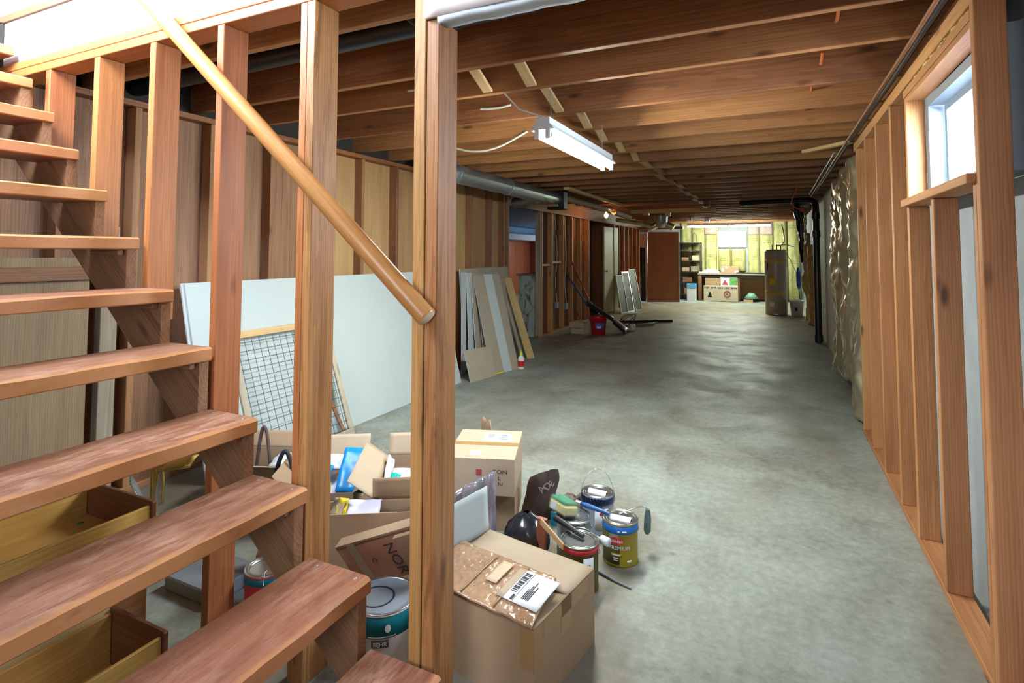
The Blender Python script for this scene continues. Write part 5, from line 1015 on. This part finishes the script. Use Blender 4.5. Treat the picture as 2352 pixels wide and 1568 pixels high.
# tilted pinkish carton with lettering
M['pinkcard'] = plain('pinkish_card', (.47, .22, .14), .75, nscale=9, namt=.12)
nb = thing('tilted_carton', 'pinkish brown carton tipped on edge with large dark letters', 'box', (-1.45, 1.80, 0))
ex = Vector((.92, .02, .40)).normalized(); fy_ = Vector((.30, .35, -.88)); Mn = frame((-1.665, 1.80, .225), ex, fy_)   # local z faces the viewer or away
zn = Mn.to_3x3() @ Vector((0, 0, 1)); sg = -1 if zn.y > 0 else 1
MB().box(0, .44, 0, .20, -.012 if sg > 0 else 0, 0 if sg > 0 else .012, .002).build('panel', M['pinkcard'], nb, Mn); MB().box(.0, .44, -.006, .012, -.05 if sg > 0 else 0, 0 if sg > 0 else .05).build('folded_edge', M['card'], nb, Mn); MB().box(.315, .40, .012, .19, .001 * sg if sg > 0 else -.02, .02 * sg if sg > 0 else -.001).build('inner_flap', M['card'], nb, Mn)
ty = Mn.to_3x3() @ Vector((0, 1, 0)); tx = Mn.to_3x3() @ Vector((1, 0, 0)); zo = zn * sg
text('lettering', 'NOR', .070, frame(Mn @ Vector((.235, .035, .0014 * sg)), ty, tx), M['ink'], nb); text('lettering', 'C', .035, frame(Mn @ Vector((.14, .085, .0014 * sg)), ty, tx), M['ink'], nb)
MB().box(.06, .10, .0, .2, .0005 * sg if sg > 0 else -.0015, .0015 if sg > 0 else -.0005).build('tape', M['cardtan'], nb, Mn)
o = MB().lathe([(0, .10), (.07, .10), (.085, .108), (.085, .112), (0, .114)], 24, (-1.70, 1.72, 0)).build('bowl_lid', M['wplastic'], None); MB().lathe([(.05, .0), (.07, .099)], 20, (-1.70, 1.72, 0)).build('tub', M['wplastic'], o); tag(o, 'round white tub with lid beside the tilted carton', 'tub')
# --- things left of the second post
c4, *_ = carton('small_open_carton', 'small open carton under the mesh panel, left of the double post', (-2.90, 2.16), (.93, .37), .40, .30, .24, flaps=(('near', .10, 70, 0, M['cardtan']), ('far', .10, 30, 0)))
M['blackrub'] = plain('black_rubber', (.02, .02, .03), .6)
tag(MB().tube([(-2.52 + .10 * a, 2.24 + .05 * a, .20 + .15 * math.sin(math.pi * a)) for a in [k / 14 for k in range(15)]], .012, 8).build('black_hose_loop', M['blackrub']), 'black rubber hose loop arching out of the small carton', 'hose')
tag(MB().tube([(-2.74 + .09 * a, 2.30 + .03 * a, .10 + .34 * math.sin(math.pi * a) ** .7) for a in [k / 14 for k in range(15)]], .010, 6).build('brown_strap', M['sackbrown']), 'brown strap handle standing beside the small carton', 'strap')
paper('white_tray_card', (-2.42, 2.42, .262), .45, .14, .38, R(8), M['whitelabel'], 'white card with a red edge lying behind the black hose loop', 'card', .02)
tag(bar('thin_lath', (-2.10, 1.75, .0), (-2.22, 2.02, .30), .03, .012, M['pinkcard'], None, (1, 0, 0)), 'thin reddish lath leaning on the small carton', 'lath')

# --- drawers and lamp under the stairs
def drawer(label, x0, x1, y0, y1, z0, h, grp):
    t = thing('drawer', label, 'drawer', ((x0 + x1) / 2, (y0 + y1) / 2, z0), grp)
    bx('side', x0, x0 + .014, y0, y1 - .02, z0, z0 + h - .012, M['oak'], t, 'y'); bx('side', x1 - .014, x1, y0, y1 - .02, z0, z0 + h - .012, M['oak'], t, 'y'); bx('front', x0 - .006, x1 + .006, y1 - .019, y1, z0 - .0, z0 + h, M['oakdark'], t, 'x', .004); bx('back', x0 + .015, x1 - .015, y0, y0 + .013, z0, z0 + h - .02, M['oak'], t, 'x'); bx('bottom', x0 + .0145, x1 - .0145, y0 + .0135, y1 - .0195, z0 + .012, z0 + .02, M['oak'], t, 'y'); bx('edge_strip', x1 + .0005, x1 + .005, y0, y1 - .02, z0 + .035, z0 + .05, M['oakdark'], t, 'y'); return t
crate = thing('wooden_crate', 'dark wooden crate under the upper honey drawer', 'crate', (-2.37, 1.0, 0))
for x in (-2.58, -2.18): bx('side', x, x + .02, .56, 1.34, .0, .34, M['oakdark'], crate, 'y')
for y in (.56, 1.32): bx('end', -2.559, -2.181, y, y + .02, 0, .34, M['oak'], crate, 'x')
bx('top', -2.58, -2.16, .56, 1.34, .341, .357, M['oakdark'], crate, 'y')
dA = drawer('empty honey coloured drawer resting high under the stairs', -2.585, -2.155, .55, 1.36, .358, .145, 'loose drawers under the stairs'); drawer('smaller empty drawer on the floor under the lowest treads', -2.13, -1.84, .52, 1.215, .001, .20, 'loose drawers under the stairs')
MB().lathe([(0, .001), (.012, .001), (.012, 0)], 12, (-2.50, 1.28, .3785)).build('green_sticker', M['scour'], dA)
tag(bx('leaning_board', -2.155, -2.14, .62, 1.20, .001, .30, M['pine'], None, 'y'), 'pale board standing beside the lower drawer', 'board')
ch = thing('brass_chandelier', 'taken down brass chandelier with clear glass panels under the stairs', 'chandelier', (-2.75, 1.72, 0))
MB().tube([(-2.79, 1.74, .16), (-2.79, 1.74, .46)], .012, 12).build('stem', M['brass'], ch); MB().lathe([(.04, 0), (.05, .01), (.03, .03), (.012, .05)], 16, (-2.79, 1.74, .12)).build('hub', M['brass'], ch)
MB().slab(lambda a, b: (-2.72 + .17 * b, 1.80 + .10 * math.cos(1.0 + 1.6 * a) + .05 * b, .33 + .12 * math.sin(1.0 + 1.6 * a) + .03 * b), 14, 4, (.0, .004, -.004)).build('curved_cover', M['brass'], ch)
for k in range(2): MB().tube([(-2.735 + .012 * k, 1.74, .44), (-2.75 + .06 * k, 1.73, .34), (-2.755 + .075 * k, 1.72, .24)], .006, 8).build('arm', M['brass'], ch)
MB().tube([(-2.725, 1.735, .44 - .02 * k) for k in range(12)], [.006 if k % 2 else .003 for k in range(12)], 6).build('chain', M['tin'], ch)
gl = clear('clear_lamp_glass', (.85, .93, 1), .18, .04, .12, (.75, .85, .95))
for k, (x, y, z, a, b) in enumerate(((-2.98, 1.72, .10, 20, 30), (-2.88, 1.80, .10, -30, 24), (-2.66, 1.66, .06, 40, 50), (-2.56, 1.70, .05, -15, 40), (-2.50, 1.80, .06, 25, 25))):
    Mg = Matrix.Translation((x, y, z)) @ Matrix.Rotation(R(a), 4, 'Z') @ Matrix.Rotation(R(b), 4, 'X')
    MB().prism([(-.045, 0), (.045, 0), (.075, .24), (-.075, .24)], 0, .004).build('glass_panel', gl, ch, Mg @ Matrix(((1, 0, 0, 0), (0, 0, 1, 0), (0, 1, 0, 0), (0, 0, 0, 1)))); 
    MB().tube([Mg @ Vector((-.045, 0, 0)), Mg @ Vector((-.075, .0, .24)), Mg @ Vector((.075, .0, .24)), Mg @ Vector((.045, 0, 0))], .003, 6).build('panel_edge', M['tin'], ch)
tag(MB().box(-2.40, -2.10, 1.56, 1.80, .001, .06, .006).build('grey_case', M['greysoff']), 'flat grey case on the floor beside the chandelier', 'case')
